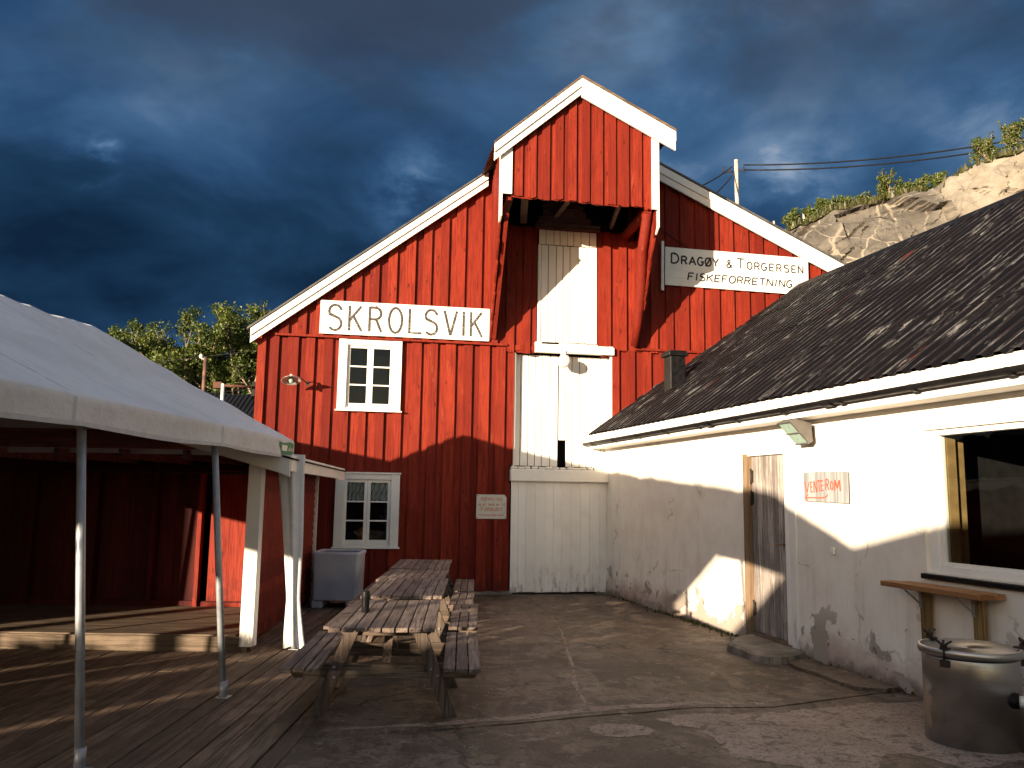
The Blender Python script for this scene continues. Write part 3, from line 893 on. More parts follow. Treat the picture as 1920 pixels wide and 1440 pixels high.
# dark weeds and moss at the foot of the white wall
mb = MB()
for k in range(900):
    t = random.random() ** 0.8
    s = random.choice((random.uniform(0.3, 5.0), random.uniform(2.5, 5.0), random.uniform(6.4, 8.2)))
    d = random.expovariate(1 / 0.045)
    px, py = 1.86 + 0.2487 * s - 0.9686 * d, 16.1 - 0.9686 * s - 0.2487 * d
    h = random.uniform(0.015, 0.05) * (1.5 if random.random() < 0.1 else 1)
    a = random.uniform(0, 6.28)
    w_ = random.uniform(0.008, 0.02)
    lean = random.uniform(-0.03, 0.03)
    mb.poly([(px - w_ * math.cos(a), py - w_ * math.sin(a), 0), (px + w_ * math.cos(a), py + w_ * math.sin(a), 0), (px + lean, py + lean, h)], [(0, 1, 2)])
struct(mb.build('moss', 'moss'), 'stuff')

# grit, leaf bits and litter blown about the yard
mb = MB()
for k in range(900):
    if random.random() < 0.45:
        t = random.uniform(0.5, 9.5)
        d = random.expovariate(1 / 0.22) + 0.06
        px, py = 1.86 + 0.2487 * t - 0.9686 * d, 16.1 - 0.9686 * t - 0.2487 * d
    else:
        px, py = random.uniform(-4.5, 3.3), random.uniform(5.0, 15.0)
    if px < -1.55 and random.random() < 0.6:
        continue
    r_ = random.choice((0.004, 0.006, 0.008, 0.012)) * random.uniform(0.7, 1.3)
    z = 0.0 if py > 7.6 or px < -1.5 else -0.009
    a = random.uniform(0, 6.28)
    mb.poly([(px + r_ * math.cos(a + q), py + r_ * math.sin(a + q) * 0.8, z) for q in (0, 2.0, 4.1)] + [(px, py, z + r_ * random.uniform(0.3, 0.9))], [(0, 1, 3), (1, 2, 3), (2, 0, 3)])
struct(mb.build('grit', 'grit'), 'stuff')

# ------------------------------------------------------------------ the red boathouse
TH = R(10)
FX = (0.01, 15.8, 0.0)                       # foot of the loading door's left jamb; local x along the front, y into the house


def zl(u):      # top line of the roof, left and right slope
    return 4.745 + 0.7726 * (u + 4.887)


def zr(u):
    return 8.535 - 0.4569 * (u - 2.932)


def ztop(u):
    return min(zl(u), zr(u))


UA = (8.535 + 0.4569 * 2.932 - 4.745 - 0.7726 * 4.887) / (0.7726 + 0.4569)
ZA = zl(UA)
house = thing('red_boathouse', 'large red timber boathouse with a projecting hoist hood over stacked white loading doors', 'boathouse', FX, TH)


def board_run(mb, u0, u1, zb, zt, holes=(), yf=0.0, pitch=0.325, ovr=0.17, th=0.022, jag=0.0, phase=0.0, split=None):
    """board-and-board cladding: under boards and proud over boards, cut by holes (u0,u1,z0,z1)"""
    zbf = zb if callable(zb) else (lambda u: zb)
    ztf = zt if callable(zt) else (lambda u: zt)

    def piece(a, b, y0, y1, var):
        cuts = [a, b]
        for h in holes:
            for c in (h[0], h[1]):
                if a + 1e-4 < c < b - 1e-4:
                    cuts.append(c)
        cuts.sort()
        for a_, b_ in zip(cuts, cuts[1:]):
            mid = (a_ + b_) / 2
            segs = [(None, None)]
            hs = sorted([h for h in holes if h[0] < mid < h[1]], key=lambda h: h[2])
            lo = None
            parts = []
            for h in hs:
                parts.append((lo, h[2]))
                lo = h[3]
            parts.append((lo, None))
            for p0, p1 in parts:
                jz = random.uniform(-jag, jag)
                za0 = zbf(a_) + jz if p0 is None else p0
                zb0 = zbf(b_) + jz + random.uniform(-jag, jag) * 0.3 if p0 is None else p0
                za1 = ztf(a_) if p1 is None else p1
                zb1 = ztf(b_) if p1 is None else p1
                if min(za1 - za0, zb1 - zb0) < 0.01:
                    if max(za1 - za0, zb1 - zb0) < 0.02:
                        continue
                    za1, zb1 = max(za1, za0 + 0.002), max(zb1, zb0 + 0.002)
                pts = [(a_, y1, za0), (b_, y1, zb0), (b_, y1, zb1), (a_, y1, za1)]
                if p1 is None and a_ < UA < b_ and zt is ztop_in:
                    pts.insert(3, (UA, y1, ztf(UA)))
                mb.prism(pts, (0, y0 - y1, 0), var)
    u = u0 - phase
    while u < u1:
        a, b = max(u, u0), min(u + pitch, u1)
        if b - a > 0.02:
            piece(a, b, yf, yf + th, random.random())
        jw = random.uniform(-0.012, 0.012)
        oc = u + random.uniform(-0.012, 0.012)
        a, b = max(oc - ovr / 2 - jw, u0), min(oc + ovr / 2 + jw, u1)
        if b - a > 0.02:
            piece(a, b, yf - 0.044 - random.uniform(0, 0.005), yf - 0.006, random.random())
        u += pitch


def ztop_in(u):
    return ztop(u) - 0.10


def clad(name, parent, mat, *a, **k):
    mb = MB()
    board_run(mb, *a, **k)
    return mb.build(name, mat, parent)


ZT1 = 4.70
W1 = (-3.29, -2.13, 3.34, 4.66)
W2 = (-3.25, -2.09, 0.85, 2.17)
DLO = (-0.02, 1.90, -0.1, 2.10)
DBM = (-0.04, 1.90, 2.05, 2.40)
DUP = (0.02, 1.98, 2.36, 4.60)
holes = [W1, W2, DLO, DBM, DUP]
clad('wall', house, 'red', -4.66, 4.2, 0.06, lambda u: min(ZT1, ztop_in(u)), holes=holes, phase=0.12)
clad('wall', house, 'red', 4.2, 10.2, 1.0, lambda u: min(ZT1, ztop_in(u)))
DTP = (0.45, 1.68, 4.70, 7.06)
clad('gable_wall', house, 'red', -4.60, 10.2, lambda u: ZT1 - 0.02 if not -0.15 < u < 2.1 else 4.56, ztop_in, holes=[DTP, (0.43, 1.75, 4.5, 4.75), (-0.36, 2.32, 7.08, 9.6)], yf=-0.03, jag=0.02, phase=0.03)
for lo, hi in (((-4.45, -0.115, 4.665), (-0.13, -0.066, 4.705)), ((2.45, -0.115, 4.70), (9.6, -0.066, 4.745))):
    mb = MB()
    mb.box(lo, hi)
    mb.build('drip_ledge', 'red', house)
mb = MB()
mb.box((-4.745, -0.062, 0.05), (-4.60, 0.03, 4.60))
mb.build('corner_board', 'red', house)
# the long side walls and the back, plain boards
mb = MB()
k = 0.0
while k < 13:
    mb.box((-4.745, k + 0.05, 0.0), (-4.712 + random.uniform(0, 0.01), k + 0.19, 4.68))
    mb.box((-4.712, k, 0.0), (-4.69, k + 0.3, 4.68))
    k += 0.3
mb.box((10.2, 0, 0), (10.25, 13, 5.3))
mb.prism([(-4.74, 13, 0), (10.2, 13, 0), (10.2, 13, 5.2), (UA, 13, ZA - 0.1), (-4.74, 13, 4.8)], (0, 0.05, 0))
mb.build('side_wall', 'red', house)
mb = MB()
mb.box((-4.70, 0.35, 0.0), (10.1, 0.40, 4.6), 0.5)
mb.prism([(-4.6, 0.35, 4.6), (10.1, 0.35, 4.6), (10.1, 0.35, 5.3), (UA, 0.35, ZA - 0.25), (-4.6, 0.35, 4.75)], (0, 0.05, 0), 0.5)
mb.build('inner_lining', 'dark', house)
# stone foundation
for run in (range(6), range(8, 12)):
    mb = MB()
    for k in run:
        mb.box((-4.75 + k * 0.8, -0.03, -0.1), (-4.75 + k * 0.8 + 0.796, 0.25, 0.06))
    mb.build('foundation', 'stone', house, bevel=0.02)
# roof slabs
for (a, b, zf) in ((-4.93, UA, zl), (UA, 10.6, zr)):
    mb = MB()
    mb.prism([(a, -0.24, zf(a) + 0.012), (b, -0.24, zf(b) + 0.012), (b, -0.24, zf(b) + 0.05), (a, -0.24, zf(a) + 0.05)], (0, 13.4, 0), 0.5)
    mb.build('roof', 'roofgrey', house)


def barge(mb, ua, ub, zf, y, hv, cut=0.52):
    """two stepped boards under the roof edge, vertical depth hv"""
    m_ = hv * cut
    mb.prism([(ua, y, zf(ua) - m_), (ub, y, zf(ub) - m_), (ub, y, zf(ub)), (ua, y, zf(ua))], (0, 0.045, 0))
    mb.prism([(ua, y + 0.03, zf(ua) - hv), (ub, y + 0.03, zf(ub) - hv), (ub, y + 0.03, zf(ub) - m_ - 0.002), (ua, y + 0.03, zf(ua) - m_ - 0.002)], (0, 0.045, 0))


mb = MB()
barge(mb, -4.87, -0.57, zl, -0.22, 0.275)
mb.build('bargeboard', 'white', house, bevel=0.004)
mb = MB()
barge(mb, 2.45, 10.5, zr, -0.22, 0.32)
mb.build('bargeboard', 'white', house, bevel=0.004)

# hoist hood
HD = -1.62
hood = bpy.data.objects.new('hoist_hood', None)
COL.objects.link(hood)
hood.parent = house
HL = [(-0.697, 7.975), (0.89, 9.378), (2.679, 8.515)]


def hzl(u):
    return HL[0][1] + (HL[1][1] - HL[0][1]) / (HL[1][0] - HL[0][0]) * (u - HL[0][0])


def hzr(u):
    return HL[1][1] + (HL[2][1] - HL[1][1]) / (HL[2][0] - HL[1][0]) * (u - HL[1][0])


def hz(u):
    return min(hzl(u), hzr(u)) - 0.08


mb = MB()
u = -0.36
while u < 2.22:
    for (wd, y0, y1, sh) in ((0.245, HD, HD + 0.022, 0.0), (0.145, HD - 0.034, HD - 0.001, 0.05)):
        a, b = u + sh, min(u + sh + wd, 2.24)
        if b - a < 0.05:
            continue
        z0 = 7.085 - 0.012 * (u + 0.3) + random.uniform(-0.02, 0.02)
        pts = [(a, y1, z0), (lerp(a, b, 0.4), y1, z0 + random.uniform(-0.025, 0.01)), (b, y1, z0 + random.uniform(-0.025, 0.02)), (b, y1, hz(b)), (a, y1, hz(a))]
        if a < HL[1][0] < b:
            pts.insert(4, (HL[1][0], y1, hz(HL[1][0])))
        mb.prism(pts, (0, y0 - y1, 0))
    u += 0.247
mb.build('cladding', 'red', hood)
for side, ua in ((-1, -0.53), (1, 2.315)):
    mb = MB()
    n = 12
    for k in range(n):
        t0, t1 = k / n, (k + 1) / n
        y0, y1 = lerp(HD, -0.07, t0), lerp(HD, -0.07, t1)
        zb0, zb1 = lerp(6.74, 4.78, t0 ** 0.92), lerp(6.74, 4.78, t1 ** 0.92)
        jz = random.uniform(-0.05, 0.05)
        x0 = ua + (0.09 * t0 if side < 0 else 0.18 * t0)
        zt_ = (hzl(ua) if side < 0 else hzr(ua)) - 0.05
        th = 0.024 + 0.012 * (k % 2)
        mb.prism([(x0, y0 + 0.003, zb0 + jz), (x0, y1 - 0.003, zb1 + jz), (x0, y1 - 0.003, zt_), (x0, y0 + 0.003, zt_)], (th * side, 0, 0))
    mb.build('cheek', 'red', hood)
    # corner boards of the hood, white
    mb = MB()
    if side < 0:
        mb.box((-0.53, HD - 0.06, 7.11), (-0.36, HD - 0.036, hz(-0.45)))
        mb.prism([(-0.563, HD - 0.06, 6.70), (-0.563, HD + 0.12, 6.62), (-0.563, HD + 0.12, hz(-0.5)), (-0.563, HD - 0.06, hz(-0.5))], (0.032, 0, 0))
    else:
        mb.box((2.238, HD - 0.06, 7.03), (2.346, HD - 0.036, hz(2.34)))
        mb.prism([(2.348, HD - 0.06, 6.70), (2.348, HD + 0.10, 6.60), (2.348, HD + 0.10, hz(2.44)), (2.348, HD - 0.06, hz(2.44))], (0.03, 0, 0))
    mb.build('corner_board', 'white', hood)
    # log brace from hood front down to the wall
    mb = MB()
    if side > 0:
        mb.tube([(2.20, HD + 0.10, 7.02), (2.26, HD + 0.55, 6.45), (2.34, -0.75, 5.75), (2.40, -0.38, 5.2), (2.42, -0.14, 4.78)], [0.085, 0.10, 0.10, 0.095, 0.085], 10)
        mb.beam((2.20, HD + 0.05, 7.05), (2.22, -0.06, 7.0), 0.12, 0.12)
    else:
        mb.beam((-0.43, HD + 0.06, 6.80), (-0.40, -0.10, 4.82), 0.07, 0.11, (0, 1, 0.6))
        mb.beam((-0.40, HD + 0.05, 7.08), (-0.40, -0.06, 7.02), 0.10, 0.10)
    mb.build('brace', 'red', hood)
for (a, b, zf) in ((HL[0][0], HL[1][0], hzl), (HL[1][0], HL[2][0], hzr)):
    mb = MB()
    mb.prism([(a - 0.02 * (b < 2), HD - 0.17, zf(a) + 0.004), (b, HD - 0.17, zf(b) + 0.004), (b, HD - 0.17, zf(b) + 0.05), (a, HD - 0.17, zf(a) + 0.05)], (0, abs(HD) - 0.09, 0), 0.5)
    mb.build('roof', 'rawbeam', hood)
mb = MB()
barge(mb, HL[0][0], HL[1][0], hzl, HD - 0.16, 0.30)
mb.build('bargeboard', 'white', hood, bevel=0.004)
mb = MB()
barge(mb, HL[1][0], HL[2][0], hzr, HD - 0.16, 0.35)
mb.build('bargeboard', 'white', hood, bevel=0.004)
# bare beams and packing boards inside the hood
mb = MB()
mb.beam((-0.10, HD + 0.05, 7.25), (0.16, -0.05, 7.22), 0.13, 0.16)
mb.beam((-0.28, HD + 0.05, 7.30), (-0.2, -0.05, 7.28), 0.05, 0.12)
mb.beam((0.88, HD + 0.05, 7.42), (0.80, -0.05, 7.36), 0.10, 0.14)
mb.beam((1.72, HD + 0.05, 7.30), (1.95, -0.05, 7.2), 0.06, 0.10)
for k, (a, b) in enumerate(((0.40, 1.72), (0.46, 1.52), (0.55, 1.42), (0.55, 1.36), (0.62, 1.28))):
    z0 = 7.07 + k * 0.125
    mb.box((a, -0.09 - 0.006 * k, z0), (b, -0.05, z0 + 0.118))
mb.build('bare_beam', 'rawbeam', hood)
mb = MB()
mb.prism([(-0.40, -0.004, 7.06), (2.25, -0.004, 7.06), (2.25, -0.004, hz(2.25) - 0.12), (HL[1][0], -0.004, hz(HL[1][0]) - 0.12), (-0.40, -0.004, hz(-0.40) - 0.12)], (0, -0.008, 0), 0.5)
mb.build('dark_backing', 'dark', hood)  # black sheet painting in the deep shade under the hood


# loading doors
def plank_door(name, u0, u1, z0, z1, y, n, th=0.03, skip=None, gap=0.004, mat='white', parent=house):
    mb = MB()
    ws = [random.uniform(0.8, 1.2) for _ in range(n)]
    s = sum(ws)
    u = u0
    for k in range(n):
        a, b = u, u + ws[k] / s * (u1 - u0)
        u = b
        zz = z0 + random.uniform(0, 0.012)
        zt_ = z1
        if skip and skip[0] < (a + b) / 2 < skip[1]:
            zz = skip[2]
        mb.box((a + gap / 2, y + random.uniform(-0.003, 0.003), zz), (b - gap / 2, y + th, zt_))
    return mb.build(name, mat, parent, bevel=0.002)


plank_door('loading_door', 0.0, 1.87, 0.03, 2.09, -0.035, 11, gap=0.002)
mb = MB()
mb.box((-0.03, -0.13, 2.09), (1.89, 0.0, 2.32))
for k in range(14):
    a = -0.02 + k * 0.137
    mb.box((a, -0.10 + random.uniform(-0.015, 0.01), 2.325), (a + random.uniform(0.08, 0.13), 0.02, 2.36 + random.uniform(0, 0.012)))
mb.build('lintel_beam', 'white', house, bevel=0.012)
ud = bpy.data.objects.new('loading_door', None)
COL.objects.link(ud)
ud.parent = house
plank_door('door_leaf', 0.06, 0.93, 2.38, 4.55, 0.13, 6, parent=ud, gap=0.015)
plank_door('door_leaf', 0.945, 1.95, 2.38, 4.55, 0.13, 7, skip=(0.94, 1.08, 2.90), parent=ud, gap=0.015)
for lo, hi in (((0.02, -0.02, 2.36), (0.055, 0.16, 4.58)), ((1.955, -0.02, 2.36), (1.985, 0.16, 4.62))):
    mb = MB()
    mb.box(lo, hi)
    mb.build('door_jamb', 'white', ud)
td = bpy.data.objects.new('loading_door', None)
COL.objects.link(td)
td.parent = house
plank_door('door_leaf', 0.53, 1.42, 4.79, 6.74, -0.03, 6, parent=td, gap=0.015)
plank_door('door_panel', 0.48, 1.66, 6.75, 7.05, -0.036, 8, parent=td, gap=0.013)
mb = MB()
mb.box((0.47, -0.05, 4.79), (0.525, 0.02, 6.745))
for k in range(3):
    a = 1.425 + k * 0.08
    mb.box((a, -0.045 + 0.004 * k, 4.79 + random.uniform(0, 0.02)), (a + 0.077, 0.0, 6.745))
mb.build('door_frame', 'white', td, bevel=0.003)
mb = MB()
mb.box((0.42, -0.125, 4.575), (2.0, -0.01, 4.72))
x_ = 0.42
while x_ < 1.95:
    w_ = random.uniform(0.10, 0.22)
    mb.box((x_, -0.12 + random.uniform(0, 0.02), 4.722), (min(x_ + w_, 1.98), -0.01, 4.74 + random.uniform(0.0, 0.04)))
    x_ += w_ + 0.004
mb.build('door_sill', 'white', house, bevel=0.022, seg=2)
mb = MB()
pts = []
for k in range(9):
    pts.append((2.55 + k * 0.16, -0.085, 7.55 - 0.105 * k - 0.03 * math.sin(k / 8 * 3.14)))
mb.tube(pts, 0.008, 5)
mb.build('cable', 'black', house)


# windows
def casement(parent, u0, u1, z0, z1, curtain=False):
    w = bpy.data.objects.new('window', None)
    COL.objects.link(w)
    w.parent = parent
    mb = MB()
    cw = 0.155
    mb.box((u0, -0.085, z0), (u0 + cw, 0.0, z1))
    mb.box((u1 - cw, -0.085, z0), (u1, 0.0, z1))
    mb.box((u0 + cw + 0.001, -0.073, z1 - 0.10), (u1 - cw - 0.001, 0.0, z1))
    mb.box((u0 + cw + 0.001, -0.07, z0), (u1 - cw - 0.001, 0.0, z0 + 0.05))
    mb.build('casing', 'white', w, bevel=0.003)
    mb = MB()
    mb.box((u0 - 0.03, -0.12, z0 - 0.025), (u1 + 0.03, 0.0, z0 - 0.001))
    mb.build('sill', 'white', w, bevel=0.003)
    if curtain:
        mb = MB()
        mb.box((u0 - 0.02, -0.11, z1 + 0.001), (u1 + 0.02, 0.0, z1 + 0.03))
        mb.build('drip_board', 'white', w, bevel=0.003)
    a0, a1, b0, b1 = u0 + cw + 0.002, u1 - cw - 0.002, z0 + 0.052, z1 - 0.102
    mid = (a0 + a1) / 2
    for (a, b) in ((a0, mid - 0.002), (mid + 0.002, a1)):
        mb = MB()
        st, y0, y1 = 0.055, -0.035, 0.005
        mb.box((a, y0, b0), (a + st, y1, b1))
        mb.box((b - st, y0, b0), (b, y1, b1))
        mb.box((a + st, y0 + 0.001, b0), (b - st, y1, b0 + 0.075))
        mb.box((a + st, y0 + 0.001, b1 - 0.055), (b - st, y1, b1))
        h = (b1 - 0.055 - b0 - 0.075) / 3
        for k in (1, 2):
            zc = b0 + 0.075 + h * k
            mb.box((a + st, y0 + 0.003, zc - 0.013), (b - st, y1, zc + 0.013))
        mb.build('sash', 'white', w, bevel=0.002)
        mb = MB()
        mb.poly([(a + st, -0.012, b0 + 0.07), (b - st, -0.012, b0 + 0.07), (b - st, -0.012, b1 - 0.05), (a + st, -0.012, b1 - 0.05)], [(0, 1, 2, 3)])
        mb.build('pane', 'glass', w)
        if curtain:
            mb = MB()
            nx = 40
            rows = []
            for r_ in range(9):
                t = r_ / 8
                for k in range(nx + 1):
                    s = k / nx
                    zz = lerp(b1 - 0.05, b1 - 0.05 - 0.30 - 0.07 * abs(math.sin(s * 3.5 * math.pi)), t)
                    rows.append((lerp(a + st - 0.01, b - st + 0.01, s), 0.05 + 0.018 * math.sin(s * 30) * (0.5 + t), zz))
            mb.poly(rows, [(j * (nx + 1) + k, j * (nx + 1) + k + 1, (j + 1) * (nx + 1) + k + 1, (j + 1) * (nx + 1) + k) for j in range(8) for k in range(nx) if (k * 7 + j * 3) % 11], 0.5, True)
            mb.build('curtain', 'curtain', w)
    return w


casement(house, *W1)
w2 = casement(house, *W2, curtain=True)
mb = MB()
mb.lathe([(0.0, 0.0), (0.07, 0.02), (0.10, 0.09), (0.09, 0.17), (0.05, 0.23), (0.0, 0.25)], 20)
tag(mb.build('orange_buoy', 'orange', loc=(-2.72, 15.53, 0.95)), 'small orange float seen behind the lower left pane of the curtained window', 'buoy')


# ------------------------------------------------------------------ signs and lamps on the boathouse
def fpos(u, d, z):
    return (FX[0] + u * math.cos(TH) + d * math.sin(TH), FX[1] + u * math.sin(TH) - d * math.cos(TH), z)


# SKROLSVIK: origin at the lower left corner of the board
sg = thing('name_sign', 'long white board sign reading SKROLSVIK in tall thin worn letters above the window', 'sign', fpos(-3.66, 0.12, 4.735), TH)
mb = MB()
for k in range(4):
    mb.box((0.0, 0, k * 0.1575 + 0.001), (3.17, 0.03, (k + 1) * 0.1575 - 0.0015))
mb.build('board', 'sign', sg)
mb = MB()
H = 0.63
for ch, a, b in (('S', 120, 258), ('K', 297, 428), ('R', 472, 604), ('O', 645, 783), ('L', 822, 955), ('S', 963, 1097), ('V', 1137, 1268), ('I', 1300, 1340), ('K', 1372, 1498)):
    xa, xb = (a - 60) / 1495 * 3.17, (b - 60) / 1495 * 3.17
    glyph(mb, ch, xa + 0.02, 0.075, xb - xa - 0.04, 0.475, 0.047, -0.003)
mb.build('lettering', 'ink', sg)
# DRAGOY & TORGERSEN
sg = thing('firm_sign', 'white board sign with two lines of black lettering under the right roof slope', 'sign', fpos(3.06, 0.12, 6.06), TH)
sg.rotation_euler = (0, R(0.7), TH)
mb = MB()
SL, SH = 3.12, 0.79
for k in range(5):
    mb.box((0, 0, k * SH / 5 + 0.001), (SL, 0.03, (k + 1) * SH / 5 - 0.0015))
mb.build('board', 'sign', sg)
mb = MB()
mb.box((-0.085, -0.015, -0.12), (-0.03, 0.028, 0.90))
mb.build('batten', 'white_plain', sg)
mb = MB()


def line(word, spans, zf, hf_big, hf, sw, slant=0.0):
    for ch, (a, b, big) in zip(word, spans):
        xa, xb = (a - 95) / 1290 * SL, (b - 95) / 1290 * SL
        h = (hf_big if big else hf)
        glyph(mb, ch, xa, zf, xb - xa, h, sw, -0.003, slant)


line('DRAG\u00d8Y', [(146, 213, 1), (236, 285, 0), (306, 362, 0), (379, 432, 0), (447, 500, 0), (515, 566, 0)], 0.455, 0.215, 0.165, 0.034)
line('&', [(638, 685, 0)], 0.455, 0.215, 0.16, 0.028)
line('TORGERSEN', [(733, 798, 1), (822, 868, 0), (890, 937, 0), (953, 1003, 0), (1026, 1072, 0), (1092, 1138, 0), (1160, 1205, 0), (1230, 1272, 0), (1290, 1338, 0)], 0.455, 0.215, 0.155, 0.028)
ws = 'FISKEFORRETNING'
xs = 290
wid = [50, 26, 50, 55, 52, 50, 58, 54, 54, 54, 52, 58, 26, 56, 54]
sp = []
tot = sum(wid) + 14 * 15.0
kx = 940 / tot
for wv in wid:
    sp.append((xs, xs + wv * kx, 0))
    xs += (wv + 15.0) * kx
line(ws, sp, 0.135, 0.15, 0.15, 0.028, 0.16)
mb.build('lettering', 'ink2', sg)

# no-smoking plate
sg = thing('warning_plate', 'small cream metal plate with faded red no smoking lettering beside the lowest white door', 'sign', fpos(-0.66, 0.055, 1.38), TH)
mb = MB()
mb.prism([(0, 0, 0), (0.57, 0, 0), (0.57, 0, 0.40), (0.53, 0, 0.45), (0, 0, 0.45)], (0, 0.012, 0), 0.5)
mb.build('plate', 'signgrey', sg, bevel=0.003)
mb = MB()


def small(word, x0, x1, z, h, sw):
    n = len(word)
    wtot = x1 - x0
    cw = wtot / (n * 1.0)
    for k, ch in enumerate(word):
        if ch == ' ':
            continue
        glyph(mb, ch, x0 + k * cw + cw * 0.14, z, cw * (0.34 if ch in 'Ili' else 0.72), h, sw, -0.002)


small('R\u00d8YKING', 0.08, 0.50, 0.335, 0.06, 0.011)
small('og all bruk av ild', 0.035, 0.54, 0.245, 0.055, 0.008)
small('FORBUDT', 0.08, 0.50, 0.145, 0.06, 0.012)
x = 0.04
for ln in (11, 5, 6):
    for k in range(ln):
        stroke(mb, [(x, 0.055), (x, 0.085)], 0.007, -0.002)
        stroke(mb, [(x + 0.004, 0.056 + 0.026 * (k % 2)), (x + 0.013, 0.058 + 0.026 * ((k + 1) % 2))], 0.006, -0.0024)
        x += 0.0205
    x += 0.022
mb.build('lettering', 'redink', sg)
mb = MB()
for px, pz in ((0.02, 0.43), (0.02, 0.02), (0.55, 0.02)):
    mb.box((px - 0.008, -0.006, pz - 0.008), (px + 0.008, -0.001, pz + 0.008))
mb.build('rivet', 'blackmetal', sg)

# enamel lamp on a swan-neck
lp = thing('wall_lamp', 'small enamel disc lamp on a curved arm left of the upper window', 'wall lamp', fpos(-3.73, 0.0, 3.79), TH)
mb = MB()
arm = []
for k in range(13):
    t = k / 12
    arm.append((-0.10 - 0.24 * t, -0.04 - 0.40 * t, 0.06 * math.sin(t * 3.1) + 0.02 * t + 0.03 * t * t))
mb.tube(arm, 0.010, 8)
mb.build('arm', 'blackmetal', lp)
tilt = Matrix.Translation((-0.36, -0.45, 0.02)) @ Matrix.Rotation(R(-22), 4, 'X') @ Matrix.Rotation(R(-4), 4, 'Y')
mb = MB()
mb.lathe([(0.022, 0.10), (0.028, 0.065), (0.05, 0.045), (0.11, 0.02), (0.168, -0.018), (0.172, -0.024), (0.164, -0.022), (0.10, 0.008), (0.03, 0.03)], 28, tilt)
mb.build('lamp_shade', 'shade', lp)
mb = MB()
mb.lathe([(0.0, -0.075), (0.03, -0.062), (0.042, -0.03), (0.035, 0.0), (0.02, 0.03)], 16, tilt)
mb.build('bulb', 'lampglass', lp)
mb = MB()
mb.box((-0.13, -0.05, -0.03), (-0.07, -0.034, 0.05))
mb.build('bracket', 'blackmetal', lp)
# round white fitting at the top of the middle door
lp = thing('round_fitting', 'round white painted fitting hanging from the sill between the upper loading doors', 'fitting', fpos(0.97, 0.20, 4.40), TH)
mb = MB()
mm = Matrix.Rotation(R(90), 4, 'X')
mb.lathe([(0.0, 0.11), (0.09, 0.10), (0.125, 0.05), (0.125, -0.07), (0.09, -0.12)], 12, mm, smooth=True, cap1=True)
mb.build('drum_body', 'white', lp)
mb = MB()
mb.box((-0.04, 0.03, 0.08), (0.04, 0.14, 0.22))
mb.build('hanger', 'white', lp, bevel=0.01)

# ------------------------------------------------------------------ the white rendered building on the right
WP = (1.86, 16.1, 0.0)
WA = math.atan2(-0.9686, 0.2487)        # local x runs along the wall towards the camera, local y into the house
wb = thing('white_building', 'long low white plastered building with black corrugated roof along the right of the yard', 'building', WP, WA)


def wpos(s, d, z):
    return (WP[0] + 0.2487 * s - 0.9686 * d, WP[1] - 0.9686 * s - 0.2487 * d, z)


DOOR = (5.16, 6.16, 0.0, 2.40)
WIN = (8.38, 11.4, 1.155, 2.49)
LEN = 14.5
# wall as a slightly uneven sheet with its openings cut out
xs = sorted({-0.12, LEN, DOOR[0], DOOR[1], WIN[0], WIN[1]} | {round(-0.12 + k * 0.18, 3) for k in range(1, 82)})
zs = sorted({-0.12, 0.0, 2.40, 1.155, 2.49, 2.76} | {round(k * 0.18, 3) for k in range(1, 15)})


def clean(a, keep):
    o = [a[0]]
    for q in a[1:]:
        if q - o[-1] < 0.03:
            if q in keep:
                o[-1] = q
        else:
            o.append(q)
    return o


xs = clean(xs, {DOOR[0], DOOR[1], WIN[0], WIN[1], LEN})
zs = clean(zs, {0.0, 2.40, 1.155, 2.49, 2.76})


def wy(s, z):
    q = Vector((s * 0.6, 0, z * 0.8))
    k = 1.0
    for (a, b, c, d) in (DOOR, WIN):
        k = min(k, max(abs(s - (a + b) / 2) - (b - a) / 2, abs(z - (c + d) / 2) - (d - c) / 2, 0.0) / 0.3)
    bulge = 0.035 * max(0, 1 - z / 0.5)
    return (noise.noise(q) * 0.018 + noise.noise(q * 4) * 0.004) * min(1, k) - bulge * min(1, k)


mb = MB()
vid = {}
vs, fs = [], []
for j, z in enumerate(zs):
    for i, s in enumerate(xs):
        vid[i, j] = len(vs)
        vs.append((s, wy(s, z), z))
for j in range(len(zs) - 1):
    for i in range(len(xs) - 1):
        cx, cz = (xs[i] + xs[i + 1]) / 2, (zs[j] + zs[j + 1]) / 2
        if any(a < cx < b and c < cz < d for a, b, c, d in (DOOR, WIN)):
            continue
        fs.append((vid[i, j], vid[i + 1, j], vid[i + 1, j + 1], vid[i, j + 1]))
mb.poly(vs, fs, 0.5, True)
for (a, b, c, d) in (DOOR, WIN):
    dp = 0.20
    mb.poly([(a, 0, c), (a, dp, c), (a, dp, d), (a, 0, d)], [(0, 1, 2, 3)], 0.5)
    mb.poly([(b, 0, c), (b, dp, c), (b, dp, d), (b, 0, d)], [(3, 2, 1, 0)], 0.5)
    mb.poly([(a, 0, d), (a, dp, d), (b, dp, d), (b, 0, d)], [(0, 1, 2, 3)], 0.5)
    mb.poly([(a, 0, c), (a, dp, c), (b, dp, c), (b, 0, c)], [(3, 2, 1, 0)], 0.5)
mb.box((LEN, 0, -0.1), (LEN + 0.2, 8.1, 2.76), 0.5)
mb.box((0.0, 8.1, -0.1), (LEN, 8.3, 2.76), 0.5)
mb.prism([(LEN + 0.05, 0.0, 2.76), (LEN + 0.05, 8.1, 2.76), (LEN + 0.05, 4.05, 6.05)], (0.1, 0, 0), 0.5)
mb.build('wall', 'plaster', wb)

# roof: corrugated sheets, ribs running up the slope
RE, RZ, RY, RZT = -0.352, 2.985, 4.05, 6.18
slope = (RZT - RZ) / (RY - RE)
sl = math.sqrt(1 + slope * slope)


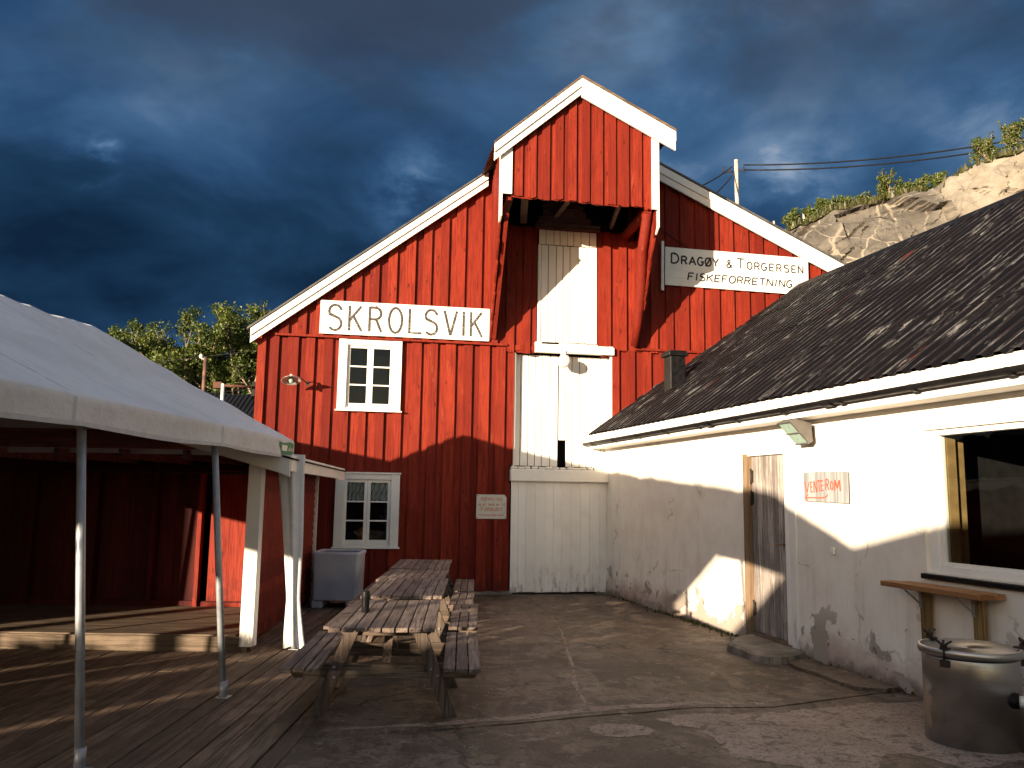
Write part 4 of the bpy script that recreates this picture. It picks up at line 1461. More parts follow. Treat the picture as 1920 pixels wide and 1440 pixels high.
def corr_profile(x0, x1, pitch, h, nseg=6):
    pts = []
    n = int((x1 - x0) / pitch)
    for k in range(n):
        for a, b in ((0.0, 0.0), (0.38, 0.0), (0.50, 1.0), (0.82, 1.0), (0.94, 0.0)):
            pts.append((x0 + (k + a) * pitch, b * h))
    pts.append((x1, 0))
    return pts


def corr_sheet(mb, x0, x1, ya, za, yb, zb, pitch, h, rows=4, jag=0.09):
    """ribbed sheeting from eave (ya,za) to ridge (yb,zb) in overlapping courses"""
    pr = corr_profile(x0, x1, pitch, h)
    d = Vector((0, yb - ya, zb - za))
    ln = d.length
    d.normalize()
    nrm = Vector((0, -d.z, d.y)) if d.y > 0 else Vector((0, d.z, -d.y))
    if nrm.z < 0:
        nrm = -nrm
    for r_ in range(rows):
        vs = []
        t0, t1 = ln * r_ / rows - (0.10 if r_ else 0), ln * (r_ + 1) / rows
        segs = 5
        for j in range(segs + 1):
            t = lerp(t0, t1, j / segs)
            for k, (x, hh) in enumerate(pr):
                lift = 0.011 * (1 - j / segs) + 0.004 if r_ else 0.004 + 0.004 * (1 - j / segs)
                wob = noise.noise(Vector((x * 0.9, t * 0.7, r_ * 5.0))) * 0.012
                tj = t + (noise.noise(Vector((int(x / 0.75) * 3.7, r_ * 9.1, 1.0))) * jag if j == 0 and r_ else 0)
                p = Vector((x, ya, za)) + d * tj + nrm * (hh + lift + wob)
                vs.append(p)
        n = len(pr)
        b0 = len(mb.v)
        mb.v += [tuple(q) for q in vs]
        for j in range(segs):
            for k in range(n - 1):
                mb.f.append((b0 + j * n + k, b0 + j * n + k + 1, b0 + (j + 1) * n + k + 1, b0 + (j + 1) * n + k))
                mb.a.append((0.1, 0.4, 0.95, 0.4, 0.1)[k % 5])
                mb.s.append(False)


mb = MB()
corr_sheet(mb, -0.10, LEN + 0.3, RE, RZ, RY, RZT, 0.19, 0.036, 4)
corr_sheet(mb, -0.10, LEN + 0.3, 2 * RY - RE, RZ, RY, RZT, 0.19, 0.036, 2)
mb.build('roof', 'roof', wb)
mb = MB()
mb.prism([(-0.14, RY - 0.22, RZT - 0.22 * slope + 0.055), (-0.14, RY, RZT + 0.065), (-0.14, RY + 0.22, RZT - 0.22 * slope + 0.055), (-0.14, RY + 0.22, RZT - 0.22 * slope + 0.04), (-0.14, RY, RZT + 0.045), (-0.14, RY - 0.22, RZT - 0.22 * slope + 0.04)], (LEN + 0.5, 0, 0), 0.5)
mb.build('ridge_cap', 'roof', wb)
mb = MB()
mb.prism([(-0.02, -0.30, 2.76), (-0.02, 8.4, 2.76), (-0.02, 8.4, 2.96), (-0.02, RY, RZT - 0.03), (-0.02, -0.30, 2.96)], (0.03, 0, 0), 0.5)
mb.build('gable_end', 'white', wb)
# eave: fascia, boxed soffit, half-round gutter with straps
mb = MB()
mb.box((-0.10, -0.325, 2.735), (LEN, -0.295, 2.985))
mb.box((-0.10, -0.347, 2.87), (LEN, -0.326, 2.998))
mb.build('fascia', 'white_plain', wb, bevel=0.003)
mb = MB()
mb.box((-0.09, -0.294, 2.742), (LEN, 0.06, 2.758))
mb.build('soffit', 'white_plain', wb)
mb = MB()
seg = 10
prof = [(-0.055 * math.cos(R(180 * k / seg)), -0.055 * math.sin(R(180 * k / seg))) for k in range(seg + 1)]
inner = [(q * 0.86, w_ * 0.86) for q, w_ in reversed(prof)]
ring = prof + inner
vs = []
for s, zg in ((-0.14, 2.845), (LEN, 2.875)):
    vs += [(s, -0.405 + a, zg + b) for a, b in ring]
n = len(ring)
mb.poly(vs, [(k, (k + 1) % n, n + (k + 1) % n, n + k) for k in range(n)], 0.5, True)
mb.poly([vs[k] for k in range(seg + 1)], [tuple(range(seg, -1, -1))], 0.5)
gut = mb.build('gutter', 'black', wb)
for s, rr, wd, nm in [(0.35 + k * 1.06, 0.068, 0.040, 'gutter_bracket') for k in range(13)] + [(4.9, 0.071, 0.14, 'gutter_joint'), (7.55, 0.071, 0.14, 'gutter_joint')]:
    mb = MB()
    zg = lerp(2.845, 2.875, s / LEN)
    rg = [(-0.405 + rr * math.cos(R(a)), zg + rr * math.sin(R(a))) for a in range(0, -181, -15)]
    r2 = [(-0.405 + (rr - 0.006) * math.cos(R(a)), zg + (rr - 0.006) * math.sin(R(a))) for a in range(-180, 1, 15)]
    loop = rg + r2
    n = len(loop)
    h_ = len(rg)
    vs = [(s - wd / 2, a, b) for a, b in loop] + [(s + wd / 2, a, b) for a, b in loop]
    fs = [(k, (k + 1) % n, n + (k + 1) % n, n + k) for k in range(n)]
    for k in range(h_ - 1):
        fs.append((k + 1, k, n - 1 - k, n - 2 - k))
        fs.append((n + k, n + k + 1, 2 * n - 2 - k, 2 * n - 1 - k))
    mb.poly(vs, fs, 0.5)
    mb.build(nm, 'black', gut)
# vent and pipe on the roof
def roofz(y):
    return RZ + (y - RE) * slope


mb = MB()
mb.box((1.20, 0.66, roofz(0.66) - 0.1), (1.49, 0.95, roofz(0.8) + 0.56), 0.4)
mb.box((1.155, 0.615, roofz(0.8) + 0.56), (1.535, 0.995, roofz(0.8) + 0.625), 0.4)
mb.box((1.18, 0.64, roofz(0.8) + 0.626), (1.51, 0.97, roofz(0.8) + 0.66), 0.4)
mb.build('roof_vent', 'black', wb, bevel=0.008)
mb = MB()
mb.tube([(9.55, 0.22, roofz(0.22) - 0.05), (9.55, 0.22, roofz(0.22) + 0.62)], 0.055, 16)
mb.build('stove_pipe', 'black', wb)

# door
dr = bpy.data.objects.new('door', None)
COL.objects.link(dr)
dr.parent = wb
mb = MB()
mb.box((5.12, -0.035, 0.06), (5.235, 0.10, 2.405))
mb.build('side_frame', 'framewood', dr, bevel=0.003)
mb = MB()
mb.box((6.075, -0.03, 0.10), (6.15, 0.10, 2.39))
mb.box((5.236, -0.028, 2.375), (6.074, 0.10, 2.425))
mb.box((6.15, -0.024, 0.08), (6.285, 0.02, 2.50))
mb.box((5.00, -0.022, 2.43), (6.149, 0.02, 2.58))
mb.build('door_frame', 'white', dr, bevel=0.003)
plank_door('door_leaf', 5.24, 6.07, 0.12, 2.37, 0.028, 7, mat='doorwood', parent=dr, gap=0.006)
mb = MB()
mb.box((5.17, -0.02, 0.075), (6.16, 0.12, 0.118))
mb.build('threshold', 'rawbeam', dr)
mb = MB()
mb.lathe([(0.0, 0.02), (0.024, 0.018), (0.028, 0.0)], 14, Matrix.Translation((6.005, 0.024, 1.40)) @ Matrix.Rotation(R(90), 4, 'X'))
mb.tube([(6.005, 0.02, 1.27), (6.005, -0.045, 1.27), (5.99, -0.05, 1.268), (5.90, -0.05, 1.262), (5.875, -0.046, 1.26)], 0.010, 8)
mb.lathe([(0.0, 0.012), (0.022, 0.010), (0.024, 0.0)], 14, Matrix.Translation((6.005, 0.026, 1.27)) @ Matrix.Rotation(R(90), 4, 'X'))
mb.build('handle', 'brass', dr)
for z in (2.11, 1.83, 0.42):
    mb = MB()
    mb.tube([(5.245, 0.014, z - 0.10), (5.245, 0.014, z + 0.10)], 0.012, 8)
    mb.box((5.25, 0.010, z - 0.08), (5.29, 0.024, z + 0.08))
    mb.build('hinge', 'blackmetal', dr)
mb = MB()
mb.box((5.0, 0.22, -0.05), (6.3, 0.24, 2.6), 0.5)
mb.build('dark_backing', 'dark', dr)

# picture window
wn_ = bpy.data.objects.new('window', None)
COL.objects.link(wn_)
wn_.parent = wb
x0, x1, z0, z1 = WIN
mb = MB()
mb.box((x0, 0.05, z0), (x0 + 0.10, 0.16, z1))
mb.box((x1 - 0.10, 0.05, z0), (x1, 0.16, z1))
mb.box((x0 + 0.101, 0.052, z1 - 0.055), (x1 - 0.101, 0.16, z1))
mb.box((x0 + 0.101, 0.052, z0), (x1 - 0.101, 0.16, z0 + 0.06))
mb.box((x0 + 0.101, 0.085, z0 + 0.0605), (x0 + 0.15, 0.15, z1 - 0.0555))
mb.box((x0 + 0.151, 0.085, z0 + 0.0605), (x1 - 0.101, 0.15, z0 + 0.10))
mb.box((x0 + 0.75, 0.045, z1 - 0.030), (x0 + 1.15, 0.0515, z1 - 0.014))
mb.build('frame', 'white', wn_, bevel=0.004)
mb = MB()
mb.box((x0 - 0.03, -0.05, z0 - 0.06), (x1 + 0.05, 0.16, z0 - 0.012))
mb.build('sill', 'black', wn_, bevel=0.006)
mb = MB()
mb.poly([(x0 + 0.12, 0.115, z0 + 0.07), (x1 - 0.1, 0.115, z0 + 0.07), (x1 - 0.1, 0.115, z1 - 0.05), (x0 + 0.12, 0.115, z1 - 0.05)], [(0, 1, 2, 3)])
mb.build('pane', 'glass', wn_)
mb = MB()
mb.box((x0 + 0.06, 0.165, z0 - 0.02), (x0 + 0.08, 0.42, z1))
mb.box((x0 + 0.10, 0.165, z0 + 0.02), (x0 + 0.155, 0.26, z1 - 0.04))
mb.build('lining', 'yellow', wn_)
# the waiting room seen through it
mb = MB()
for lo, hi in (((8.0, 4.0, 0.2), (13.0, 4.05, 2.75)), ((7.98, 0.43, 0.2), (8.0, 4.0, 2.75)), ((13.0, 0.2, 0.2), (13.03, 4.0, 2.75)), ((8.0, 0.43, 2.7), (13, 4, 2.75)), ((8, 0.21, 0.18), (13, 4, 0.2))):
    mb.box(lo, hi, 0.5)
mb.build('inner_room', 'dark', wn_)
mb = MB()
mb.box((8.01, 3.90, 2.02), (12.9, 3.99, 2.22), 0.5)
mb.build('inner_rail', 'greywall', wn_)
mb = MB()
mb.box((10.32, 1.52, 1.42), (11.4, 1.55, 2.15), 0.5)
bd = mb.build('inner_board', 'white_plain', wn_)
mb = MB()
mb.box((10.32, 1.519, 1.20), (11.4, 1.55, 1.419), 0.5)
mb.build('green_band', 'green', bd)

# sign VENTEROM
sg = thing('arrow_sign', 'small weathered plate with red brush letters VENTEROM and an arrow beside the grey door', 'sign', wpos(6.50, 0.045, 1.79), WA)
mb = MB()
mb.prism([(0, 0, 0.01), (0.82, 0, -0.01), (0.825, 0, 0.335), (0.30, 0, 0.345), (0.01, 0, 0.34)], (0, 0.012, 0), 0.4)
mb.build('plate', 'signstreak', sg, bevel=0.002)
mb = MB()
for ch, a, b, z0_, z1_ in (('V', 150, 190, 715, 622), ('E', 203, 222, 712, 630), ('N', 232, 258, 716, 618), ('T', 262, 290, 712, 617), ('E', 293, 312, 703, 617), ('R', 330, 358, 697, 607), ('O', 370, 392, 694, 628), ('M', 404, 448, 704, 617)):
    xa, xb = (a - 133) / 372 * 0.82, (b - 133) / 372 * 0.82
    za, zb = (797 - z0_) / 252 * 0.34, (797 - z1_) / 252 * 0.34
    for s in GL[ch]:
        LAYER[0] = (LAYER[0] + 1) % 7
        stroke(mb, [(xa + px * (xb - xa) + random.uniform(-.003, .003), za + pz * (zb - za) + random.uniform(-.003, .003)) for px, pz in s], 0.0135 if ch != 'M' else 0.021, -0.003 - 0.0004 * LAYER[0])
ar = [((a - 133) / 372 * 0.82, (797 - b) / 252 * 0.34) for a, b in ((346, 730), (336, 748), (318, 758), (290, 762), (220, 760), (156, 762))]
stroke(mb, ar, 0.013, -0.003)
stroke(mb, [((a - 133) / 372 * 0.82, (797 - b) / 252 * 0.34) for a, b in ((178, 730), (154, 762), (176, 790))], 0.013, -0.0036)
mb.build('lettering', 'redbrush', sg)

# floodlight under the eave
fl = thing('floodlight', 'grey wedge shaped floodlight with two glass panes mounted under the eave of the white building', 'floodlight', wpos(6.52, 0.0, 0.0), WA)
FT, FB = Vector((0, -0.38, 2.70)), Vector((0, -0.135, 2.455))      # top and bottom edge of the tilted face
mb = MB()
mb.prism([FT, FB, (0, -0.085, 2.475), (0, -0.10, 2.69), (0, -0.30, 2.735)], (0.27, 0, 0), 0.5)
mb.build('housing', 'lampgrey', fl, bevel=0.008, seg=2)
fd = (FB - FT).normalized()
fn = Vector((0, -1, -1)).normalized()
FLn = (FB - FT).length
mb = MB()
for a, b in ((0.0, 0.04), (0.485, 0.515), (0.96, 1.0)):
    p, q = FT + fd * FLn * a + fn * 0.006, FT + fd * FLn * b + fn * 0.006
    mb.beam((0.005, (p.y + q.y) / 2, (p.z + q.z) / 2), (0.265, (p.y + q.y) / 2, (p.z + q.z) / 2), max(0.012, FLn * (b - a)), 0.014, fn)
mb.build('rim', 'lampgrey', fl)
for k, (a0, a1) in enumerate(((0.05, 0.48), (0.52, 0.95))):
    mb = MB()
    p, q = FT + fd * FLn * a0 + fn * 0.004, FT + fd * FLn * a1 + fn * 0.004
    mb.poly([(0.02, p.y, p.z), (0.25, p.y, p.z), (0.25, q.y, q.z), (0.02, q.y, q.z)], [(3, 2, 1, 0)], 0.5)
    mb.build('lens', 'lampglass', fl)
mb = MB()
mb.box((0.10, -0.10, 2.56), (0.17, 0.0, 2.62))
mb.box((0.08, -0.02, 2.53), (0.19, 0.0, 2.65))
mb.build('bracket', 'lampgrey', fl)

# shelf of new timber on two legs
sh = thing('wall_shelf', 'narrow new pine shelf on two treated timber legs below the large window', 'shelf', wpos(8.10, 0.0, 1.03), WA)
mb = MB()
mb.box((0.0, -0.30, -0.025), (1.20, -0.152, 0.022))
mb.box((0.09, -0.148, -0.025), (1.20, -0.025, 0.022))
mb.build('board', 'shelf', sh, bevel=0.003)
for s in (0.32, 0.95):
    mb = MB()
    mb.box((s - 0.055, -0.085, -1.03), (s + 0.055, -0.045, -0.027))
    lg = mb.build('leg', 'shelfleg', sh, bevel=0.003)
    mb = MB()
    mb.box((s - 0.06, -0.090, -0.20), (s - 0.025, -0.0855, -0.03))
    mb.box((s - 0.06, -0.28, -0.031), (s - 0.025, -0.091, -0.0265))
    mb.beam((s - 0.042, -0.255, -0.035), (s - 0.042, -0.092, -0.165), 0.016, 0.006, (1, 0, 0))
    mb.build('bracket', 'galv', lg)

# small electrical bits on the wall
for s, z, lab in ((7.0, 1.26, 'tiny white junction box on the plaster below the arrow sign'),):
    mb = MB()
    mb.box((-0.03, -0.03, -0.035), (0.03, 0.0, 0.035))
    mb.box((-0.008, -0.034, -0.008), (0.008, -0.03, 0.008))
    o = mb.build('junction_box', 'white_plain', None, bevel=0.004, loc=wpos(s, 0.02, z))
    o.rotation_euler = (0, 0, WA)
    tag(o, lab, 'junction box')

# steel drum
DC = (3.60, 6.68)
dm = thing('steel_drum', 'large brushed steel drum with clamped lid and torn label remains at the wall', 'drum', (DC[0], DC[1], -0.016), R(-28))
mb = MB()
mb.lathe([(0.325, 0.0), (0.34, 0.008), (0.34, 0.64), (0.335, 0.655), (0.30, 0.655)], 64, cap0=True, cap1=True)
mb.build('body', 'steel', dm)
mb = MB()
mb.lathe([(0.345, 0.657), (0.362, 0.660), (0.366, 0.675), (0.366, 0.708), (0.360, 0.716), (0.345, 0.716), (0.338, 0.700), (0.0, 0.696)], 64)
lid = mb.build('lid', 'steel', dm)
for a in (-118, 12, 140):
    ca, sa = math.cos(R(a)), math.sin(R(a))
    M4 = Matrix.Translation((0.368 * ca, 0.368 * sa, 0)) @ Matrix.Rotation(R(a), 4, 'Z')
    mb = MB()
    mb.box((-0.035, -0.03, 0.590), (0.014, 0.03, 0.640), None, M4)
    mb.box((-0.06, -0.022, 0.718), (0.02, 0.022, 0.732), None, M4)
    mb.tube([M4 @ Vector((0.0, 0, 0.60)), M4 @ Vector((0.0, 0, 0.79))], 0.009, 8)
    mb.box((-0.018, -0.018, 0.732), (0.018, 0.018, 0.752), None, M4)
    mb.beam(M4 @ Vector((0, 0.0, 0.745)), M4 @ Vector((0, 0.062, 0.788)), 0.016, 0.012)
    mb.beam(M4 @ Vector((0, 0.0, 0.745)), M4 @ Vector((0, -0.062, 0.788)), 0.016, 0.012)
    mb.build('clamp', 'blackmetal', dm)
# waste pipe leaving the drum
pp = thing('waste_pipe', 'white plastic pipe with black rubber collar leading from the steel drum', 'pipe', (3.715, 6.40, 0.36), R(-35))
mb = MB()
mb.tube([(0.02, 0, 0), (0.10, 0, 0.0), (0.20, 0.0, -0.004), (0.30, -0.03, -0.01), (0.34, -0.12, -0.02), (0.36, -0.7, -0.05)], 0.042, 20)
mb.build('tube', 'white_plain', pp)
mb = MB()
mb.tube([(-0.03, 0, 0), (0.075, 0, 0.0)], [0.060, 0.055], 20)
mb.build('collar', 'black', pp)

# ------------------------------------------------------------------ open red shed at the left
shed = thing('open_shed', 'open fronted red shed with shade-darkened inside, raised plank floor and white corner post behind the tent', 'shed', (-3.0, 9.8, 0.0), 0.0)
# local frame: x right, y away; right wall leans to the left with depth
def srz(x):
    if x < -3.6:
        return 2.33 + 0.27 * 3.15 + (x + 3.6) * 0.227
    return 2.33 - 0.27 * (x + 0.45)


WK = -0.076


def swx(y):
    return 0.02 + WK * y


mb = MB()
for k in range(18):                                # horizontal weatherboards of the right wall
    z0 = 0.10 + k * 0.122
    if z0 > 2.16:
        break
    for (ya, yb) in ((0.04, 4.38),):
        vs = []
        for y in (ya, yb):
            vs += [(swx(y) + 0.012, y, z0), (swx(y) - 0.008, y, z0 + 0.124), (swx(y) - 0.03, y, z0 + 0.124), (swx(y) - 0.03, y, z0)]
        mb.poly(vs, [(0, 4, 5, 1), (1, 5, 6, 2), (2, 6, 7, 3), (3, 7, 4, 0), (0, 1, 2, 3), (7, 6, 5, 4)])
mb.build('side_wall', 'red', shed)
mb = MB()
mb.box((swx(4.4) - 0.035, 4.385, 0.02), (swx(4.4) + 0.050, 4.43, 2.16))
mb.build('corner_board', 'white_plain', shed)
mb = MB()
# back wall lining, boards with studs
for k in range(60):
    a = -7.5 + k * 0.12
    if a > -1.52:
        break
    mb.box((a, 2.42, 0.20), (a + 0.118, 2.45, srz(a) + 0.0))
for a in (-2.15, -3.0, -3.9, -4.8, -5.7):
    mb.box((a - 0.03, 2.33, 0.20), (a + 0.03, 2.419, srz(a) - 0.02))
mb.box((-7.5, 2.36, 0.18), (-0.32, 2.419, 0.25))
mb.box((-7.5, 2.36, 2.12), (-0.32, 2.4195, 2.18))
mb.build('back_wall', 'red_shade', shed)  # darker red stands in for the shade on this wall
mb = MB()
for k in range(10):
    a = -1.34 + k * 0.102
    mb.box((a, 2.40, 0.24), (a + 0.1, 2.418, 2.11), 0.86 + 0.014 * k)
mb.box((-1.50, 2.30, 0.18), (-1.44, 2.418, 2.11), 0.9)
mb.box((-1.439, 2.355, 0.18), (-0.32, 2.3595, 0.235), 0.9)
mb.build('sunlit_lining', 'red', shed)  # brighter red painted where the sun patch falls on the back wall
mb = MB()
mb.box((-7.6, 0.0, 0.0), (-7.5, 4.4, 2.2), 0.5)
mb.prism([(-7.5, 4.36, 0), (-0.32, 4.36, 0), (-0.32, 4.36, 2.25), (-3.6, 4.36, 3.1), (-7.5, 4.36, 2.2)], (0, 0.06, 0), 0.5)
mb.build('far_wall', 'red_shade', shed)
mb = MB()
y = 0.0
mb.box((-7.5, -0.04, -0.02), (0.02, -0.005, 0.165))
mb.build('floor_edge', 'floorX', shed, bevel=0.003)
mb = MB()
while y < 2.4:
    mb.box((-7.5, y, 0.155), (-0.12 + WK * y, y + 0.118, 0.18))
    y += 0.121
mb.build('floor', 'floorX', shed, bevel=0.002)
mb = MB()
mb.box((-0.06, -0.06, 0.06), (0.095, 0.005, 2.20))
mb.box((0.050, 0.006, 0.06), (0.095, 0.09, 2.20))
mb.build('corner_post', 'white', shed, bevel=0.003)
mb = MB()
mb.box((-0.03, 0.01, -0.02), (0.05, 0.10, 0.06))
mb.build('post_foot', 'rawbeam', shed)
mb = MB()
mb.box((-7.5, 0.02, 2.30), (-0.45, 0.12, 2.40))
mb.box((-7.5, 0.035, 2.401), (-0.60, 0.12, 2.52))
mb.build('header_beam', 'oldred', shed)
for a in (-0.95, -1.72, -2.5, -3.3):
    mb = MB()
    mb.box((a, 0.2, 2.19), (a + 0.045, 2.4, 2.30))
    mb.build('ceiling_joist', 'rawbeam', shed)
mb = MB()
mb.tube([(-6.0, 2.28, 2.08), (-2.5, 2.28, 2.075), (-0.35, 2.28, 2.07)], 0.018, 8)
mb.build('pipe', 'blackmetal', shed)

mb = MB()
mb.prism([(0.46, -0.22, srz(0.46) - 0.10), (0.46, -0.22, srz(0.46) + 0.10), (-3.6, -0.22, srz(-3.6) + 0.10), (-3.6, -0.22, srz(-3.6) - 0.08), (0.36, -0.22, srz(0.36) - 0.085)], (0, 0.035, 0))
mb.build('bargeboard', 'white', shed, bevel=0.004)
mb = MB()
mb.prism([(-3.6, -0.22, srz(-3.6) - 0.08), (-3.6, -0.22, srz(-3.6) + 0.10), (-7.7, -0.22, srz(-3.6) + 0.10 - 0.95), (-7.7, -0.22, srz(-3.6) - 0.08 - 0.95)], (0, 0.035, 0))
mb.build('bargeboard', 'white', shed, bevel=0.004)
mb = MB()
f0, f1 = -0.18, 4.80
for (a, b, dz) in ((f0, 3.9, 0.0), (3.9, f1, -0.02)):
    vs = []
    for y in (a, b):
        x = 0.47 + WK * (y + 0.2) + (0.006 if dz else 0)
        zt_ = lerp(2.235, 2.235, 0)
        vs += [(x, y, 2.05 + dz), (x, y, 2.235), (x - 0.03, y, 2.235), (x - 0.03, y, 2.05 + dz)]
    mb.poly(vs, [(0, 4, 5, 1), (1, 5, 6, 2), (2, 6, 7, 3), (3, 7, 4, 0), (0, 1, 2, 3), (7, 6, 5, 4)])
mb.build('fascia', 'white', shed, bevel=0.004)
mb = MB()
# corrugated roof: ribs run up the slope (along x)
vs = []
n = 0
ys = []
k = 0
while f0 - 0.08 + k * 0.035 < f1 + 0.05:
    ys.append(f0 - 0.08 + k * 0.035)
    k += 1
for y in ys:
    for x in (0.50, -1.0, -2.5, -3.6):
        xx = x + WK * (y + 0.2)
        vs.append((xx, y, srz(x) + 0.115 + 0.014 * math.sin(y / 0.14 * 2 * math.pi)))
n = 4
mb.poly(vs, [(j * n + k, j * n + k + 1, (j + 1) * n + k + 1, (j + 1) * n + k) for j in range(len(ys) - 1) for k in range(n - 1)], 0.5, True)
b0 = []
for y in ys:
    for x in (-3.6, -7.8):
        b0.append((x + WK * (y + 0.2), y, srz(-3.6) + 0.115 + 0.014 * math.sin(y / 0.14 * 2 * math.pi) - (0.95 if x < -5 else 0)))
mb.poly(b0, [(j * 2, j * 2 + 1, (j + 1) * 2 + 1, (j + 1) * 2) for j in range(len(ys) - 1)], 0.5, True)
mb.build('roof', 'roof', shed)

# ------------------------------------------------------------------ party tent
tent = thing('party_tent', 'long white party tent with grey steel legs and sagging valance in the left foreground', 'tent', (-2.64, 10.05, 0.0), R(-4.3))
# local: x right of the right eave line, y along the ridge (negative towards the camera); ridge at x=-2.52
TL = 11.6
HW = 2.52
ZE, ZR, ZV = 2.425, 3.775, 2.225
BAY = 2.27


def bulge(y):
    return 0.11 * max(0.0, min(1, -y / 1.7)) ** 0.7


def roof_pt(s, y):
    """s 0..1 from ridge to eave, then 1..1.35 down the valance"""
    ph = ((-y) % BAY) / BAY
    sag = math.sin(ph * math.pi)
    if s <= 1:
        x = -HW + (HW + bulge(y)) * s
        z = ZR + (ZE - ZR) * s
        z -= 0.040 * sag * max(0, math.sin(s * math.pi)) ** 0.8
        z -= 0.018 * (1 - abs(2 * s - 1))
        z += 0.022 * noise.noise(Vector((s * 5.0 + y * 0.4, y * 1.3, 2.0))) * min(1, 4 * (1 - s))
        z += 0.020 * noise.noise(Vector(((s * 2.5 + y) * 3.2, (y - s * 2.5) * 0.7, 5.0))) * min(1, 3 * (1 - s))
        fold = abs(((-y + BAY / 2) % BAY) - BAY / 2)          # creases fanning up from each leg
        z += 0.016 * math.sin(fold / (0.10 + 1.1 * (1 - s)) * 5.0) * math.exp(-fold / (0.25 + 0.9 * (1 - s))) * min(1, 2 * (1 - s))
        return Vector((x, y, z))
    t = (s - 1) / 0.35
    x = bulge(y) + 0.010 * min(1, t * 12) - 0.028 * sag * t + 0.012 * noise.noise(Vector((y * 2.2, t * 1.5, 7.0))) * t
    z = ZE - (ZE - ZV) * t - 0.020 * sag * t ** 1.5 + 0.006 * noise.noise(Vector((y * 1.4, 3.0, t)))
    return Vector((x, y, z))


def canopy_side(flip):
    SS = [k / 26 * 0.985 for k in range(27)] + [1.0, 1.012, 1.06, 1.12, 1.19, 1.27, 1.335, 1.35]
    NY = 260
    vs = []
    for j in range(NY + 1):
        y = -TL * j / NY
        for s in SS:
            p = roof_pt(s, y)
            if flip:
                p.x = -2 * HW - p.x
            vs.append(p)
    n = len(SS)
    fs = [(j * n + k, j * n + k + 1, (j + 1) * n + k + 1, (j + 1) * n + k) for j in range(NY) for k in range(n - 1)]
    if flip:
        fs = [tuple(reversed(f)) for f in fs]
    return vs, fs


mb = MB()
for flip in (False, True):
    mb.poly(*canopy_side(flip), 0.5, True)
o = mb.build('canopy', 'fabric', tent)
md = o.modifiers.new('solid', 'SOLIDIFY')
md.thickness = 0.004
for y, dirn in ((0.0, 1),):       # cloth closing the far gable
    mb = MB()
    vs, fs = [], []
    N = 26
    for k in range(N + 1):
        s = k / N
        x = -2 * HW * s
        q = roof_pt(min(abs(x + HW) / HW, 0.999), y)
        vs += [(x, y + 0.012 * dirn + 0.02 * noise.noise(Vector((x * 2, 0, y))), q.z - 0.01), (x, y + 0.012 * dirn + 0.03 * noise.noise(Vector((x * 2, 3, y))), ZV + 0.03 * math.sin(s * math.pi))]
    fs = [(2 * k, 2 * k + 1, 2 * k + 3, 2 * k + 2) for k in range(N)]
    mb.poly(vs, fs, 0.5, True)
    mb.build('gable_cloth', 'fabric', tent)
for k in range(1, 5):                        # welded seams between the roof panels
    mb = MB()
    y = -k * TL / 5
    vs = []
    for j in range(27):
        for dy in (-0.018, 0.018):
            q = roof_pt(j / 26 * 1.35, y + dy)
            vs.append((q.x + 0.006 * (j > 19), q.y, q.z + 0.005))
    mb.poly(vs, [(2 * j, 2 * j + 1, 2 * j + 3, 2 * j + 2) for j in range(26)], 0.5, True)
    mb.build('seam', 'seam', tent)
mb = MB()
vs = []
NH = 200
for j in range(NH + 1):
    q = roof_pt(1.35, -TL * j / NH)
    q2 = roof_pt(1.30, -TL * j / NH)
    vs += [(q.x + 0.007, q.y, q.z - 0.002), (q2.x + 0.007, q2.y, q2.z)]
mb.poly(vs, [(2 * j, 2 * j + 1, 2 * j + 3, 2 * j + 2) for j in range(NH)], 0.5, True)
mb.build('hem', 'seam', tent)


def tent_leg(x, y, fx, fy, zt_=2.36):
    mb = MB()
    mb.tube([(fx, fy, 0.02), (lerp(fx, x, 0.5), lerp(fy, y, 0.5), zt_ / 2), (x, y, zt_)], 0.030, 14)
    lg = mb.build('leg', 'galv', tent)
    mb = MB()
    mb.tube([(fx, fy, 0.0), (fx, fy, 0.14)], 0.036, 14)
    mb.box((fx - 0.05, fy - 0.05, 0.0), (fx + 0.065, fy + 0.05, 0.006))
    mb.build('foot_plate', 'galv', lg)


for k in range(6):
    y = -0.05 - k * BAY
    if k == 1:
        tent_leg(0.045, -2.32, 0.30, -2.38, 2.33)
    elif k == 2:
        tent_leg(0.0, -4.36, 0.20, -4.38, 2.33)
    else:
        tent_leg(-0.05, y, 0.15, y)
    tent_leg(-2 * HW + 0.05, y, -2 * HW - 0.12, y)
mb = MB()
mb.tube([(-0.05, 0, 2.355), (-0.05, -TL, 2.355)], 0.02, 10)
mb.tube([(-2 * HW + 0.05, 0, 2.355), (-2 * HW + 0.05, -TL, 2.355)], 0.02, 10)
mb.tube([(-HW, 0, ZR - 0.06), (-HW, -TL, ZR - 0.06)], 0.02, 10)
for k in range(6):
    y = -0.03 - k * (TL - 0.06) / 5
    mb.tube([(-0.05, y, 2.35), (-HW, y, ZR - 0.07), (-2 * HW + 0.05, y, 2.35)], 0.018, 8)
mb.build('roof_frame', 'galv', tent)
